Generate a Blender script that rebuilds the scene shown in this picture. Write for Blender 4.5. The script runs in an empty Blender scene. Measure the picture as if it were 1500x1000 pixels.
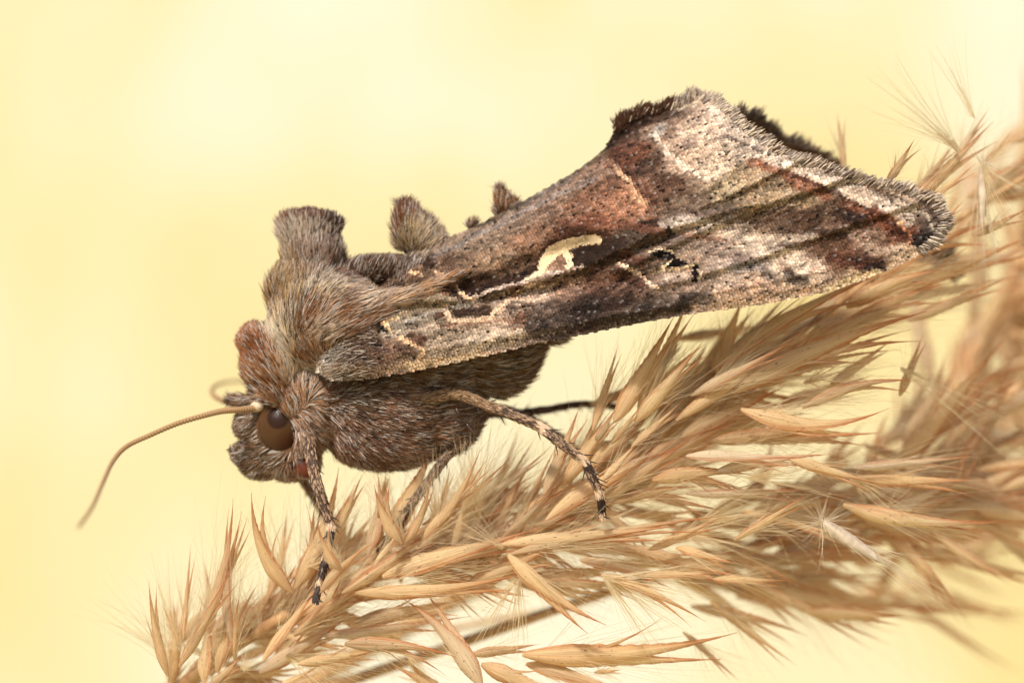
import bpy, math, random
import numpy as np
from mathutils import Vector, Matrix

rng = np.random.default_rng(7)
random.seed(7)
SC = bpy.context.scene
COL = SC.collection
SC.unit_settings.system = 'METRIC'
SC.unit_settings.scale_length = 0.002          # one unit is about two millimetres of the real scene

# ------------------------------------------------------------------ camera, sky, sun
D = 41.667
cam_d = bpy.data.cameras.new('camera'); cam = bpy.data.objects.new('camera', cam_d); COL.objects.link(cam)
cam.location = (0, -D, 0); cam.rotation_euler = (math.radians(90), 0, 0)
cam_d.lens = 100; cam_d.sensor_width = 36; cam_d.clip_start = 0.5; cam_d.clip_end = 6000
cam_d.dof.use_dof = True; cam_d.dof.focus_distance = D - 0.35; cam_d.dof.aperture_fstop = 0.105
SC.camera = cam

SUN = Vector((-0.30, -0.66, 0.74)).normalized()
world = bpy.data.worlds.new('World'); SC.world = world; world.use_nodes = True
wn = world.node_tree; wn.nodes.clear()
sky = wn.nodes.new('ShaderNodeTexSky'); sky.sky_type = 'NISHITA'; sky.sun_disc = False
sky.sun_elevation = math.asin(SUN.z); sky.sun_rotation = math.atan2(SUN.x, SUN.y)
sky.dust_density = 3.0; sky.air_density = 1.0
bg = wn.nodes.new('ShaderNodeBackground'); bg.inputs['Strength'].default_value = 0.12
wo = wn.nodes.new('ShaderNodeOutputWorld')
wn.links.new(sky.outputs[0], bg.inputs[0]); wn.links.new(bg.outputs[0], wo.inputs[0])
sl = bpy.data.lights.new('sun', 'SUN'); sl.energy = 4.2; sl.angle = math.radians(6); sl.color = (1.0, 0.95, 0.87)
so = bpy.data.objects.new('sun', sl); COL.objects.link(so)
so.rotation_euler = SUN.to_track_quat('Z', 'Y').to_euler(); so.location = (0, -20, 30)
SC.view_settings.view_transform = 'Standard'; SC.view_settings.look = 'None'
SC.view_settings.exposure = 0.0; SC.view_settings.gamma = 1.0; SC.view_settings.use_curve_mapping = False
SC.cycles.transparent_max_bounces = 8; SC.cycles.max_bounces = 8
SC.cycles.use_denoising = True

# ------------------------------------------------------------------ helpers
def at(px, py, y=0.0):
    k = (D + y) / D
    return Vector(((px - 750) / 100 * k, y, (500 - py) / 100 * k))
def atn(px, py, y):
    k = (D + y) / D
    return np.stack([(px - 750) / 100 * k, y + 0 * px, (500 - py) / 100 * k], -1)
def lin(c):
    c = np.asarray(c, float) / 255.0
    return np.where(c <= 0.04045, c / 12.92, ((c + 0.055) / 1.055) ** 2.4)
def tag(o, label=None, cat=None, group=None, kind=None):
    for k, v in (('label', label), ('category', cat), ('group', group), ('kind', kind)):
        if v: o[k] = v
    return o
def empty(name, loc):
    o = bpy.data.objects.new(name, None); COL.objects.link(o); o.location = loc; return o
bpy_parent_inv = {}
def link(name, data, mat=None, parent=None, kind=None):
    o = bpy.data.objects.new(name, data); COL.objects.link(o)
    if mat is not None and not data.materials: data.materials.append(mat)
    if parent is not None:
        o.parent = parent
        w = Vector((0, 0, 0)); p = parent
        while p is not None: w += p.location; p = p.parent
        o.location = -w                                  # geometry is written in world coordinates
    if kind: o['kind'] = kind
    return o
def mesh(name, verts, faces, smooth=True):
    m = bpy.data.meshes.new(name)
    m.from_pydata([tuple(v) for v in verts], [], [tuple(int(i) for i in f) for f in faces]); m.update()
    if smooth: m.polygons.foreach_set('use_smooth', [True] * len(m.polygons))
    return m
def uni_mesh(name, V, F, cols=None, smooth=False):
    """V (n,3) F (m,k) equal-size polygons, cols (n,3)"""
    m = bpy.data.meshes.new(name); n, k = F.shape
    m.vertices.add(len(V)); m.vertices.foreach_set('co', np.ascontiguousarray(V, np.float32).ravel())
    m.loops.add(n * k); m.loops.foreach_set('vertex_index', np.ascontiguousarray(F, np.int32).ravel())
    m.polygons.add(n); m.polygons.foreach_set('loop_start', np.arange(0, n * k, k, dtype=np.int32))
    m.update(calc_edges=True)
    if smooth: m.polygons.foreach_set('use_smooth', [True] * n)
    if cols is not None:
        a = m.attributes.new('col', 'FLOAT_COLOR', 'POINT')
        c = np.ones((len(V), 4), np.float32); c[:, :3] = cols
        a.data.foreach_set('color', c.ravel())
    return m
def curves(name, P, R, C=None):
    """P (n,k,3) points, R (n,k) radii, C (n,3) colours -> real hair geometry"""
    n, k, _ = P.shape
    cd = bpy.data.hair_curves.new(name); cd.add_curves([k] * n)
    cd.attributes['position'].data.foreach_set('vector', np.ascontiguousarray(P, np.float32).ravel())
    r = cd.attributes.get('radius') or cd.attributes.new('radius', 'FLOAT', 'POINT')
    r.data.foreach_set('value', np.ascontiguousarray(R, np.float32).ravel())
    if C is not None:
        a = cd.attributes.new('col', 'FLOAT_COLOR', 'POINT')
        c = np.ones((n, k, 4), np.float32); c[:, :, :3] = C if C.ndim == 3 else C[:, None, :]
        a.data.foreach_set('color', c.ravel())
    return cd
def hash2(i, j, s):
    h = (i.astype(np.int64) * 374761393 + j.astype(np.int64) * 668265263 + s * 974634777) & 0x7fffffff
    h = ((h ^ (h >> 13)) * 1274126177) & 0x7fffffff
    return ((h ^ (h >> 16)) & 0xffff) / 65535.0
def vnoise(x, y, s=0):
    i, j = np.floor(x), np.floor(y); fx, fy = x - i, y - j
    fx = fx * fx * (3 - 2 * fx); fy = fy * fy * (3 - 2 * fy)
    a, b = hash2(i, j, s), hash2(i + 1, j, s); c, d = hash2(i, j + 1, s), hash2(i + 1, j + 1, s)
    return (a * (1 - fx) + b * fx) * (1 - fy) + (c * (1 - fx) + d * fx) * fy
def segdist(px, py, pts, widths=None):
    best = np.full(px.shape, 1e9)
    for i in range(len(pts) - 1):
        (x0, y0), (x1, y1) = pts[i], pts[i + 1]
        dx, dy = x1 - x0, y1 - y0
        t = np.clip(((px - x0) * dx + (py - y0) * dy) / max(dx * dx + dy * dy, 1e-9), 0, 1)
        d = np.hypot(px - x0 - t * dx, py - y0 - t * dy)
        if widths is not None: d = d - (widths[i] * (1 - t) + widths[i + 1] * t)
        best = np.minimum(best, d)
    return best
def nrm(v): return v / np.maximum(np.linalg.norm(v, axis=-1, keepdims=True), 1e-9)

# ------------------------------------------------------------------ materials
def new_mat(name):
    m = bpy.data.materials.new(name); m.use_nodes = True; nt = m.node_tree; nt.nodes.clear()
    return m, nt, nt.nodes.new, nt.links.new
def attr_mat(name, rough=0.55, spec=0.25, sheen=0.0, transl=0.0, tint=(1, 1, 1)):
    m, nt, N, L = new_mat(name)
    a = N('ShaderNodeAttribute'); a.attribute_name = 'col'
    p = N('ShaderNodeBsdfPrincipled'); p.inputs['Roughness'].default_value = rough
    p.inputs['Specular IOR Level'].default_value = spec; p.inputs['Sheen Weight'].default_value = sheen
    L(a.outputs['Color'], p.inputs['Base Color'])
    o = N('ShaderNodeOutputMaterial')
    if transl > 0:
        t = N('ShaderNodeBsdfTranslucent'); L(a.outputs['Color'], t.inputs['Color'])
        mx = N('ShaderNodeMixShader'); mx.inputs[0].default_value = transl
        L(p.outputs[0], mx.inputs[1]); L(t.outputs[0], mx.inputs[2]); L(mx.outputs[0], o.inputs[0])
    else: L(p.outputs[0], o.inputs[0])
    return m
def noise_mat(name, c1, c2, scale, rough=0.7, spec=0.2, stretch=(1, 1, 1), transl=0.0, bump=0.0, detail=4):
    m, nt, N, L = new_mat(name)
    tc = N('ShaderNodeTexCoord'); mp = N('ShaderNodeMapping'); mp.inputs['Scale'].default_value = stretch
    nz = N('ShaderNodeTexNoise'); nz.inputs['Scale'].default_value = scale; nz.inputs['Detail'].default_value = detail
    cr = N('ShaderNodeValToRGB'); cr.color_ramp.elements[0].position = 0.3; cr.color_ramp.elements[1].position = 0.7
    cr.color_ramp.elements[0].color = (*c1, 1); cr.color_ramp.elements[1].color = (*c2, 1)
    p = N('ShaderNodeBsdfPrincipled'); p.inputs['Roughness'].default_value = rough; p.inputs['Specular IOR Level'].default_value = spec
    o = N('ShaderNodeOutputMaterial')
    L(tc.outputs['Object'], mp.inputs[0]); L(mp.outputs[0], nz.inputs[0]); L(nz.outputs[0], cr.inputs[0]); L(cr.outputs[0], p.inputs['Base Color'])
    if bump:
        b = N('ShaderNodeBump'); b.inputs['Strength'].default_value = bump; b.inputs['Distance'].default_value = 0.02
        L(nz.outputs[0], b.inputs['Height']); L(b.outputs[0], p.inputs['Normal'])
    if transl:
        t = N('ShaderNodeBsdfTranslucent'); L(cr.outputs[0], t.inputs['Color'])
        mx = N('ShaderNodeMixShader'); mx.inputs[0].default_value = transl
        L(p.outputs[0], mx.inputs[1]); L(t.outputs[0], mx.inputs[2]); L(mx.outputs[0], o.inputs[0])
    else: L(p.outputs[0], o.inputs[0])
    return m
M_SCALE = attr_mat('wing_scale_material', 0.6, 0.15, 0.0)
M_FUR = attr_mat('moth_fur_material', 0.45, 0.4, 0.0, 0.12)
M_SILK = attr_mat('grass_silk_material', 0.4, 0.3, 0.0, 0.55)
M_CORE = noise_mat('moth_skin_material', lin((70, 48, 32)), lin((105, 75, 50)), 3.0, bump=0.3)
M_MEMB = noise_mat('wing_membrane_material', lin((70, 48, 34)), lin((110, 80, 60)), 4.0)
M_STEM = noise_mat('dry_stem_material', lin((150, 110, 72)), lin((196, 158, 112)), 6.0, bump=0.2, stretch=(1, 1, 1))

def spikelet_material():
    m, nt, N, L = new_mat('dry_spikelet_material')
    a = N('ShaderNodeAttribute'); a.attribute_name = 'sp'           # x: along, y: around, z: margin
    sx = N('ShaderNodeSeparateXYZ'); L(a.outputs['Vector'], sx.inputs[0])
    oi = N('ShaderNodeObjectInfo')
    tc = N('ShaderNodeTexCoord')
    # streak noise, long along the pod
    cb = N('ShaderNodeCombineXYZ')
    m1 = N('ShaderNodeMath'); m1.operation = 'MULTIPLY'; m1.inputs[1].default_value = 3.0; L(sx.outputs[0], m1.inputs[0])
    m2 = N('ShaderNodeMath'); m2.operation = 'MULTIPLY'; m2.inputs[1].default_value = 11.0; L(sx.outputs[1], m2.inputs[0])
    m3 = N('ShaderNodeMath'); m3.operation = 'MULTIPLY'; m3.inputs[1].default_value = 31.0; L(oi.outputs['Random'], m3.inputs[0])
    L(m1.outputs[0], cb.inputs[0]); L(m2.outputs[0], cb.inputs[1]); L(m3.outputs[0], cb.inputs[2])
    nz = N('ShaderNodeTexNoise'); nz.inputs['Scale'].default_value = 1.0; nz.inputs['Detail'].default_value = 5; L(cb.outputs[0], nz.inputs[0])
    # redness = smoothstep(along) + margin + noise
    mr = N('ShaderNodeMapRange'); mr.inputs[1].default_value = 0.42; mr.inputs[2].default_value = 1.05; mr.interpolation_type = 'SMOOTHSTEP'
    L(sx.outputs[0], mr.inputs[0])
    mm = N('ShaderNodeMath'); mm.operation = 'POWER'; mm.inputs[1].default_value = 3.0; L(sx.outputs[2], mm.inputs[0])
    ma = N('ShaderNodeMath'); ma.operation = 'MULTIPLY_ADD'; ma.inputs[1].default_value = 0.85; L(mm.outputs[0], ma.inputs[0]); L(mr.outputs[0], ma.inputs[2])
    nn = N('ShaderNodeMath'); nn.operation = 'MULTIPLY_ADD'; nn.inputs[1].default_value = 2.1; nn.inputs[2].default_value = -1.1; L(nz.outputs[0], nn.inputs[0])
    mb = N('ShaderNodeMath'); mb.operation = 'ADD'; mb.use_clamp = True; L(ma.outputs[0], mb.inputs[0]); L(nn.outputs[0], mb.inputs[1])
    straw = N('ShaderNodeValToRGB'); e = straw.color_ramp.elements
    e[0].position = 0.0; e[0].color = (*lin((248, 226, 180)), 1); e[1].position = 1.0; e[1].color = (*lin((247, 234, 206)), 1)
    x0 = e.new(0.82); x0.color = (*lin((230, 206, 166)), 1); x = e.new(0.5); x.color = (*lin((246, 218, 168)), 1)
    L(oi.outputs['Random'], straw.inputs[0])
    red = N('ShaderNodeMix'); red.data_type = 'RGBA'
    L(mb.outputs[0], red.inputs[0]); L(straw.outputs[0], red.inputs[6]); red.inputs[7].default_value = (*lin((204, 130, 80)), 1)
    # fine nerves running the length of the husk
    cn = N('ShaderNodeCombineXYZ'); n1 = N('ShaderNodeMath'); n1.operation = 'MULTIPLY'; n1.inputs[1].default_value = 2.2; L(sx.outputs[0], n1.inputs[0])
    n2 = N('ShaderNodeMath'); n2.operation = 'MULTIPLY'; n2.inputs[1].default_value = 15.0; L(sx.outputs[1], n2.inputs[0])
    L(n1.outputs[0], cn.inputs[0]); L(n2.outputs[0], cn.inputs[1]); L(m3.outputs[0], cn.inputs[2])
    nf = N('ShaderNodeTexNoise'); nf.inputs['Scale'].default_value = 1.0; nf.inputs['Detail'].default_value = 3; L(cn.outputs[0], nf.inputs[0])
    nr = N('ShaderNodeMapRange'); nr.inputs[1].default_value = .35; nr.inputs[2].default_value = .65; nr.inputs[3].default_value = .80; nr.inputs[4].default_value = 1.10; L(nf.outputs[0], nr.inputs[0])
    gm = N('ShaderNodeVectorMath'); gm.operation = 'SCALE'; L(red.outputs[2], gm.inputs[0]); L(nr.outputs[0], gm.inputs['Scale'])
    # dark speckles
    vo = N('ShaderNodeTexNoise'); vo.inputs['Scale'].default_value = 26.0; vo.inputs['Detail'].default_value = 2
    vm = N('ShaderNodeVectorMath'); vm.operation = 'MULTIPLY'; vm.inputs[1].default_value = (3.2, 2.2, 1.0); L(cb.outputs[0], vm.inputs[0]); vm.inputs[1].default_value = (11.0, 0.8, 1.0); vo.inputs['Scale'].default_value = 1.0; L(vm.outputs[0], vo.inputs[0])
    vr = N('ShaderNodeMapRange'); vr.inputs[1].default_value = 0.665; vr.inputs[2].default_value = 0.71; L(vo.outputs[0], vr.inputs[0])
    vs = N('ShaderNodeMath'); vs.operation = 'MULTIPLY'; vs.inputs[1].default_value = 0.8; L(vr.outputs[0], vs.inputs[0])
    sp = N('ShaderNodeMix'); sp.data_type = 'RGBA'; L(vs.outputs[0], sp.inputs[0]); L(gm.outputs[0], sp.inputs[6]); sp.inputs[7].default_value = (*lin((70, 42, 26)), 1)
    p = N('ShaderNodeBsdfPrincipled'); p.inputs['Roughness'].default_value = 0.5; p.inputs['Specular IOR Level'].default_value = 0.3
    L(sp.outputs[2], p.inputs['Base Color'])
    bp = N('ShaderNodeBump'); bp.inputs['Strength'].default_value = 0.5; bp.inputs['Distance'].default_value = 0.02
    L(nf.outputs[0], bp.inputs['Height']); L(bp.outputs[0], p.inputs['Normal'])
    t = N('ShaderNodeBsdfTranslucent'); L(sp.outputs[2], t.inputs['Color'])
    mx = N('ShaderNodeMixShader'); mx.inputs[0].default_value = 0.55
    o = N('ShaderNodeOutputMaterial'); L(p.outputs[0], mx.inputs[1]); L(t.outputs[0], mx.inputs[2]); L(mx.outputs[0], o.inputs[0])
    return m
M_SPIKE = spikelet_material()

# ------------------------------------------------------------------ the far meadow, one sheet that rises away from the camera
def meadow():
    V, F = [], []
    nx, ny = 60, 50
    for j in range(ny + 1):
        for i in range(nx + 1):
            t = j / ny
            x = (i / nx - 0.5) * 3000
            y = -700 + t * 2200
            z = -120 + max(0.0, y - 160) * 0.95 - max(0.0, y - 900) * 0.6 + 3 * math.sin(x * 0.006) * math.cos(y * 0.008)
            V.append((x, y, z))
    for j in range(ny):
        for i in range(nx):
            a = j * (nx + 1) + i; F.append((a, a + 1, a + nx + 2, a + nx + 1))
    m, nt, N, L = new_mat('bleached_meadow_material')
    tc = N('ShaderNodeTexCoord'); mp = N('ShaderNodeMapping'); mp.inputs['Scale'].default_value = (0.022, 0.012, 0.010); mp.inputs['Location'].default_value = (7.4, 3.8, 0)
    nz = N('ShaderNodeTexNoise'); nz.inputs['Scale'].default_value = 1.0; nz.inputs['Detail'].default_value = 2.0
    cr = N('ShaderNodeValToRGB'); e = cr.color_ramp.elements
    e[0].position = 0.34; e[0].color = (0.52, 0.42, 0.18, 1); e[1].position = 0.64; e[1].color = (0.555, 0.52, 0.39, 1)
    k = e.new(0.48); k.color = (0.54, 0.468, 0.262, 1)
    p = N('ShaderNodeBsdfDiffuse'); o = N('ShaderNodeOutputMaterial')
    L(tc.outputs['Object'], mp.inputs[0]); L(mp.outputs[0], nz.inputs[0]); L(nz.outputs[0], cr.inputs[0]); L(cr.outputs[0], p.inputs[0]); L(p.outputs[0], o.inputs[0])
    o_ = link('meadow_ground', mesh('meadow_ground', V, F), m, kind='structure')
meadow()

# ------------------------------------------------------------------ grass seed heads
def spikelet_mesh(bend, roll, seed):
    r = np.random.default_rng(seed)
    V, F, A = [], [], []
    def shell(ns, nphi, arc, width, length, shift, open_, dz):
        base = len(V)
        for i in range(ns + 1):
            s = i / ns
            if s < 0.26: w = math.sin((s + 0.03) / 0.29 * math.pi / 2) ** 0.9
            else: w = max(0.015, 1 - (s - 0.26) / 0.74) ** 1.25
            w = max(w, 0.03) * width * 0.5
            yb = bend * (4 * s * (1 - s)) * 0.5
            for j in range(nphi + 1):
                f = j / nphi * 2 - 1
                ph = f * arc + roll
                rr = w
                rr *= 1 + .055 * math.cos(f * math.pi * 4.0)
                if abs(f) == 1: rr *= 1 + (0.06 + 0.12 * (s > 0.3)) * (1 if i % 2 else 0) * (0.4 + s)
                y = math.sin(ph) * rr + yb + shift * s * s
                z = math.cos(ph) * rr * 0.8 - open_ * s + dz
                V.append((s * length, y, z)); A.append((s, f, abs(f)))
        n = nphi + 1
        for i in range(ns):
            for j in range(nphi):
                a = base + i * n + j; F.append((a, a + 1, a + n + 1, a + n))
    shell(30, 10, 1.7, 1.0, 1.0, 0.15, 0.0, 0)
    shell(20, 6, 1.5, 0.85, 0.92, -0.75 + r.uniform(-.3, .3), 0.15, -0.1)
    if r.random() < 0.6: shell(14, 3, 1.1, 0.4, 0.66, r.choice([-1.1, 1.1]), -0.15, 0.05)
    m = mesh('spikelet', V, F)
    a = m.attributes.new('sp', 'FLOAT_VECTOR', 'POINT'); a.data.foreach_set('vector', np.array(A, np.float32).ravel())
    m.materials.append(M_SPIKE)
    return m
BENDS = [-1.5, -0.7, 0.0, 0.7, 1.5]; ROLLS = [-1.0, -0.3, 0.4, 1.1]
SPIKE = {(b, r): spikelet_mesh(b, r, 10 * i + j) for i, b in enumerate(BENDS) for j, r in enumerate(ROLLS)}

def place_spikelet(parent, bx, by, tx, ty, w, depth, bend=None, tipd=None, pile=None):
    a = at(bx, by, depth); b = at(tx, ty, depth + (random.uniform(-.35, .35) if tipd is None else tipd))
    d = b - a; L = d.length; ex = d / L
    ez = (Vector((0, -1, 0)) - ex * Vector((0, -1, 0)).dot(ex)).normalized()
    ey = ez.cross(ex)
    if bend is None: bend = random.choice(BENDS[1:4])
    bend = min(BENDS, key=lambda q: abs(q - bend))
    m = SPIKE[(bend, random.choice(ROLLS))]
    W = w / 100 * random.uniform(.88, 1.08)
    mat = Matrix(((ex.x * L, ey.x * W, ez.x * W, a.x), (ex.y * L, ey.y * W, ez.y * W, a.y), (ex.z * L, ey.z * W, ez.z * W, a.z), (0, 0, 0, 1)))
    if pile is not None:
        c_ = m.copy(); c_.transform(mat); pile.append(c_); return a, b
    o = bpy.data.objects.new('spikelet', m); COL.objects.link(o); o.parent = parent
    o.matrix_local = Matrix.Translation(-parent.location) @ mat
    return a, b
SILK_C = lin((244, 226, 188))
class Silk:
    def __init__(s): s.P, s.R, s.C = [], [], []
    def fan(s, o, d, spread, length, n, rad=0.0030, tint=None, bow=0.12):
        o = np.array(o); d = nrm(np.array(d, float))
        dirs = nrm(d + rng.normal(0, spread, (n, 3)))
        Ls = length * rng.uniform(0.45, 1.1, n)
        t = np.linspace(0, 1, 6)
        bv = rng.normal(0, bow, (n, 3))
        P = (o + rng.normal(0, 0.02, (n, 3)))[:, None, :] + dirs[:, None, :] * (Ls[:, None] * t)[..., None] + bv[:, None, :] * (Ls[:, None] * t ** 2)[..., None]
        s.P.append(P); s.R.append(np.outer(rng.uniform(.7, 1.2, n), rad * (1 - 0.75 * t)))
        c = (SILK_C if tint is None else tint) * rng.uniform(0.75, 1.08, (n, 1)); s.C.append(c)
    def build(s, parent):
        if s.P:
            cd = curves('silk_hair', np.concatenate(s.P), np.concatenate(s.R), np.minimum(np.concatenate(s.C), 0.95))
            link('silk_hair', cd, M_SILK, parent, 'stuff')
def tube(name, pts, rads, mat, parent, sides=8, ring=None):
    pts = [Vector(p) for p in pts]; V, F = [], []
    up = Vector((0.1, 1, 0.1)).normalized()
    for i, p in enumerate(pts):
        t = (pts[min(i + 1, len(pts) - 1)] - pts[max(i - 1, 0)]).normalized()
        a = t.cross(up).normalized(); b = t.cross(a)
        for k in range(sides):
            q = 2 * math.pi * k / sides; V.append(p + (a * math.cos(q) + b * math.sin(q)) * rads[i])
    for i in range(len(pts) - 1):
        for k in range(sides):
            F.append((i * sides + k, i * sides + (k + 1) % sides, (i + 1) * sides + (k + 1) % sides, (i + 1) * sides + k))
    n = len(pts)
    V.append(pts[0]); V.append(pts[-1])
    for k in range(sides):
        F.append((n * sides, (k + 1) % sides, k)); F.append((n * sides + 1, (n - 1) * sides + k, (n - 1) * sides + (k + 1) % sides))
    m = mesh(name, V, F)
    return link(name, m, mat, parent)
def catmull(P, n):
    P = np.array(P, float); m = len(P); out = []
    for u in np.linspace(0, m - 1, n):
        i = min(int(u), m - 2); t = u - i
        p0, p1, p2, p3 = P[max(i - 1, 0)], P[i], P[i + 1], P[min(i + 2, m - 1)]
        out.append(0.5 * ((2 * p1) + (-p0 + p2) * t + (2 * p0 - 5 * p1 + 4 * p2 - p3) * t * t + (-p0 + 3 * p1 - 3 * p2 + p3) * t ** 3))
    return np.array(out)

# traced spikelets: base x,y  tip x,y  width  depth  bend (positions read off the plant and set at their own depth)
FRONT = [
 (246,990,220,850,15,.0,.7),(262,940,239,885,9,.1,0),(269,935,281,797,12,.2,0),(300,925,345,730,24,.1,-.7),(341,945,338,745,20,.0,.7),
 (308,890,364,756,10,.4,-.7),(262,975,345,828,19,-.3,0),(344,968,353,870,12,-.2,.7),(428,868,372,720,24,.0,1.5),(318,985,330,880,22,.3,-.7),
 (300,1000,310,890,26,.5,0),(432,862,500,686,27,.6,-.7),(484,800,533,694,14,.5,0),(502,836,468,764,19,-.9,.7),(540,812,556,688,26,.3,-.7),
 (588,796,551,708,20,-.2,.7),(572,785,640,655,30,.8,0),(590,798,634,698,16,.1,-.7),(560,740,567,690,9,.9,0),(645,750,661,682,9,.8,0),
 (636,775,706,658,16,.2,-.7),(612,800,727,683,18,.3,.7),(548,830,591,771,10,-.4,0),(470,868,551,795,17,-.3,.7),(500,868,660,762,22,.1,0),
 (560,845,790,778,34,.1,0),(520,868,770,842,22,-.3,-.7),(436,972,565,952,18,-.2,0),(505,942,668,966,26,-.2,.7),(706,1004,592,872,30,-.5,-.7),
 (650,1015,575,970,20,.1,0),(305,1008,356,962,14,-.4,0),(385,968,478,846,20,-.3,0),(405,1010,470,975,14,-.1,0),(430,930,560,850,26,.2,.7),
 (380,985,520,900,24,.2,0),(440,900,600,800,30,.3,0),(520,910,680,880,24,.6,0),(470,930,690,905,20,.4,0),
 (797,724,852,596,22,.2,0),(825,708,908,596,26,.3,0),(800,762,1005,655,30,.1,.7),(882,704,940,643,12,-.3,0),(880,732,1020,640,20,.3,0),
 (736,797,1000,772,24,.0,0),(745,812,1062,758,20,-.1,.7),(744,812,886,918,24,-.4,-.7),(880,842,1032,912,20,-.2,.7),(765,958,1080,931,36,.0,-.7),
 (705,972,830,1025,28,.0,0),(770,972,930,1020,28,.2,0),(870,984,912,981,6,.1,0),(690,958,790,945,16,.1,0),
 (868,630,908,504,14,.4,0),(900,618,991,465,26,.2,0),(935,600,1012,440,22,.7,0),(930,618,1030,505,24,.0,0),(968,538,999,499,9,.5,0),
 (872,645,903,601,13,-.1,0),(895,650,939,596,10,.0,0),(1045,545,1092,435,26,1.6,0),(925,655,1002,587,12,-.1,0),(1048,540,1300,402,36,.8,.7),
 (1012,580,1162,503,18,.1,0),(990,615,1205,467,24,.1,0),(1070,575,1359,461,34,.3,.7),(1200,492,1356,443,20,.9,.7),(1225,485,1394,417,26,1.0,.7),
 (1240,450,1382,399,26,1.3,.7),(1085,572,1334,486,26,.6,.7),(1215,565,1307,500,16,1.0,0),(1195,592,1275,554,18,.8,.7),(1175,597,1346,561,22,.4,1.5),
 (1085,600,1303,602,30,.1,-1.5),(1318,580,1353,492,15,1.3,0),(1035,645,1255,618,30,.6,0),(1075,640,1287,638,24,.7,0),(1005,668,1182,673,24,.0,0),
 (1045,692,1218,668,18,.1,.7),(955,702,1100,700,30,.1,.7),(1005,722,1192,719,17,.2,0),(900,735,1030,715,22,.3,.7),(1075,790,1188,722,14,-.1,0),
 (1085,748,1248,790,18,.9,0),(950,805,1058,759,14,.2,0),(1155,672,1290,711,17,.0,0),(1245,702,1432,706,22,.9,0),(1235,738,1480,767,30,.7,-.7),
 (1248,684,1434,669,18,.8,0),(990,802,1080,828,17,.0,0),(1045,848,1160,852,14,.3,0),(945,842,1058,841,15,.2,0),(1040,880,1165,975,14,1.5,0),
 (1000,925,1083,998,14,1.2,0),(920,800,1090,850,20,.6,0),(850,820,1000,850,26,.5,0),
 (1298,268,1342,205,15,.2,0),(1345,275,1400,211,10,.9,0),(1395,240,1450,160,12,1.2,0),(1330,300,1457,181,24,.9,0),(1355,300,1431,241,16,.6,0),
 (1440,240,1484,192,8,1.3,0),(1365,340,1414,294,13,.6,0),(1425,345,1505,308,18,1.0,0),(1290,405,1460,330,34,1.5,.7),(1300,430,1510,350,26,1.6,0),
 (1330,470,1475,410,20,1.8,0),(1236,250,1228,165,12,1.9,0),(900,700,1040,640,26,.5,0),(940,680,1080,620,30,.7,0),(1000,640,1150,570,34,.8,0),
 (1100,560,1260,500,34,1.1,0),(1180,500,1330,420,36,1.4,0),(1010,600,1120,540,28,.9,0),(860,690,960,600,24,.7,0),(760,800,830,700,22,.6,0),
 (700,830,800,740,24,.7,0),(640,830,740,740,22,.8,0),(720,790,770,690,16,.9,0),(600,820,690,730,22,.7,0),(680,860,820,800,26,.6,0),
]
def seed_head(name, axis, label, cat='grass seed head', depth0=0.8, fillers=(), traced=(), silk_n=9, stem_r=0.10, seed=1, group=None):
    random.seed(seed)
    root = empty(name, at(*axis[0][:2], axis[0][2])); tag(root, label, cat, group)
    ax = catmull([at(*p) for p in axis], 40)
    tube('stem', ax, [stem_r * (1 - 0.6 * i / 39) for i in range(40)], M_STEM, root)
    silk = Silk(); n = 0; pile = []
    ends = []
    for (bx, by, tx, ty, w, dp, b) in traced:
        ends.append(place_spikelet(root, bx, by, tx, ty, w, dp, b)); n += 1
    for (count, u0, u1, a0, a1, l0, l1, w0, w1, dlo, dhi, jit) in fillers:
        for k in range(count):
            u = random.uniform(u0, u1) * (len(axis) - 1); i = min(int(u), len(axis) - 2); t = u - i
            px = axis[i][0] * (1 - t) + axis[i + 1][0] * t + random.gauss(0, jit)
            py = axis[i][1] * (1 - t) + axis[i + 1][1] * t + random.gauss(0, jit)
            dz = axis[i][2] * (1 - t) + axis[i + 1][2] * t
            ang = math.radians(random.uniform(a0, a1)); L = random.uniform(l0, l1)
            ends.append(place_spikelet(root, px, py, px + L * math.cos(ang), py - L * math.sin(ang), random.uniform(w0, w1), dz + random.uniform(dlo, dhi), tipd=random.uniform(-.8, .8), pile=pile if n >= 290 else None)); n += 1
    if pile:
        V, F, A, nb = [], [], [], 0
        for c_ in pile:
            k = len(c_.vertices); co = np.empty(k * 3, np.float32); c_.vertices.foreach_get('co', co); V.append(co.reshape(-1, 3))
            sp_ = np.empty(k * 3, np.float32); c_.attributes['sp'].data.foreach_get('vector', sp_); A.append(sp_)
            f_ = np.empty(len(c_.polygons) * 4, np.int32); c_.polygons.foreach_get('vertices', f_); F.append(f_.reshape(-1, 4) + nb); nb += k
        mm = uni_mesh('spikelet_mass', np.concatenate(V), np.concatenate(F), smooth=True)
        at_ = mm.attributes.new('sp', 'FLOAT_VECTOR', 'POINT'); at_.data.foreach_set('vector', np.concatenate(A))
        link('spikelet_mass', mm, M_SPIKE, root, 'stuff')
    for a, b in ends:
        d = (b - a); silk.fan(a.lerp(b, .1), d, 0.20, d.length * 0.95, silk_n)
        silk.fan(a.lerp(b, .25), d, 0.42, d.length * 0.6, silk_n // 2, 0.0024, bow=.2)
    return root, silk

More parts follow.
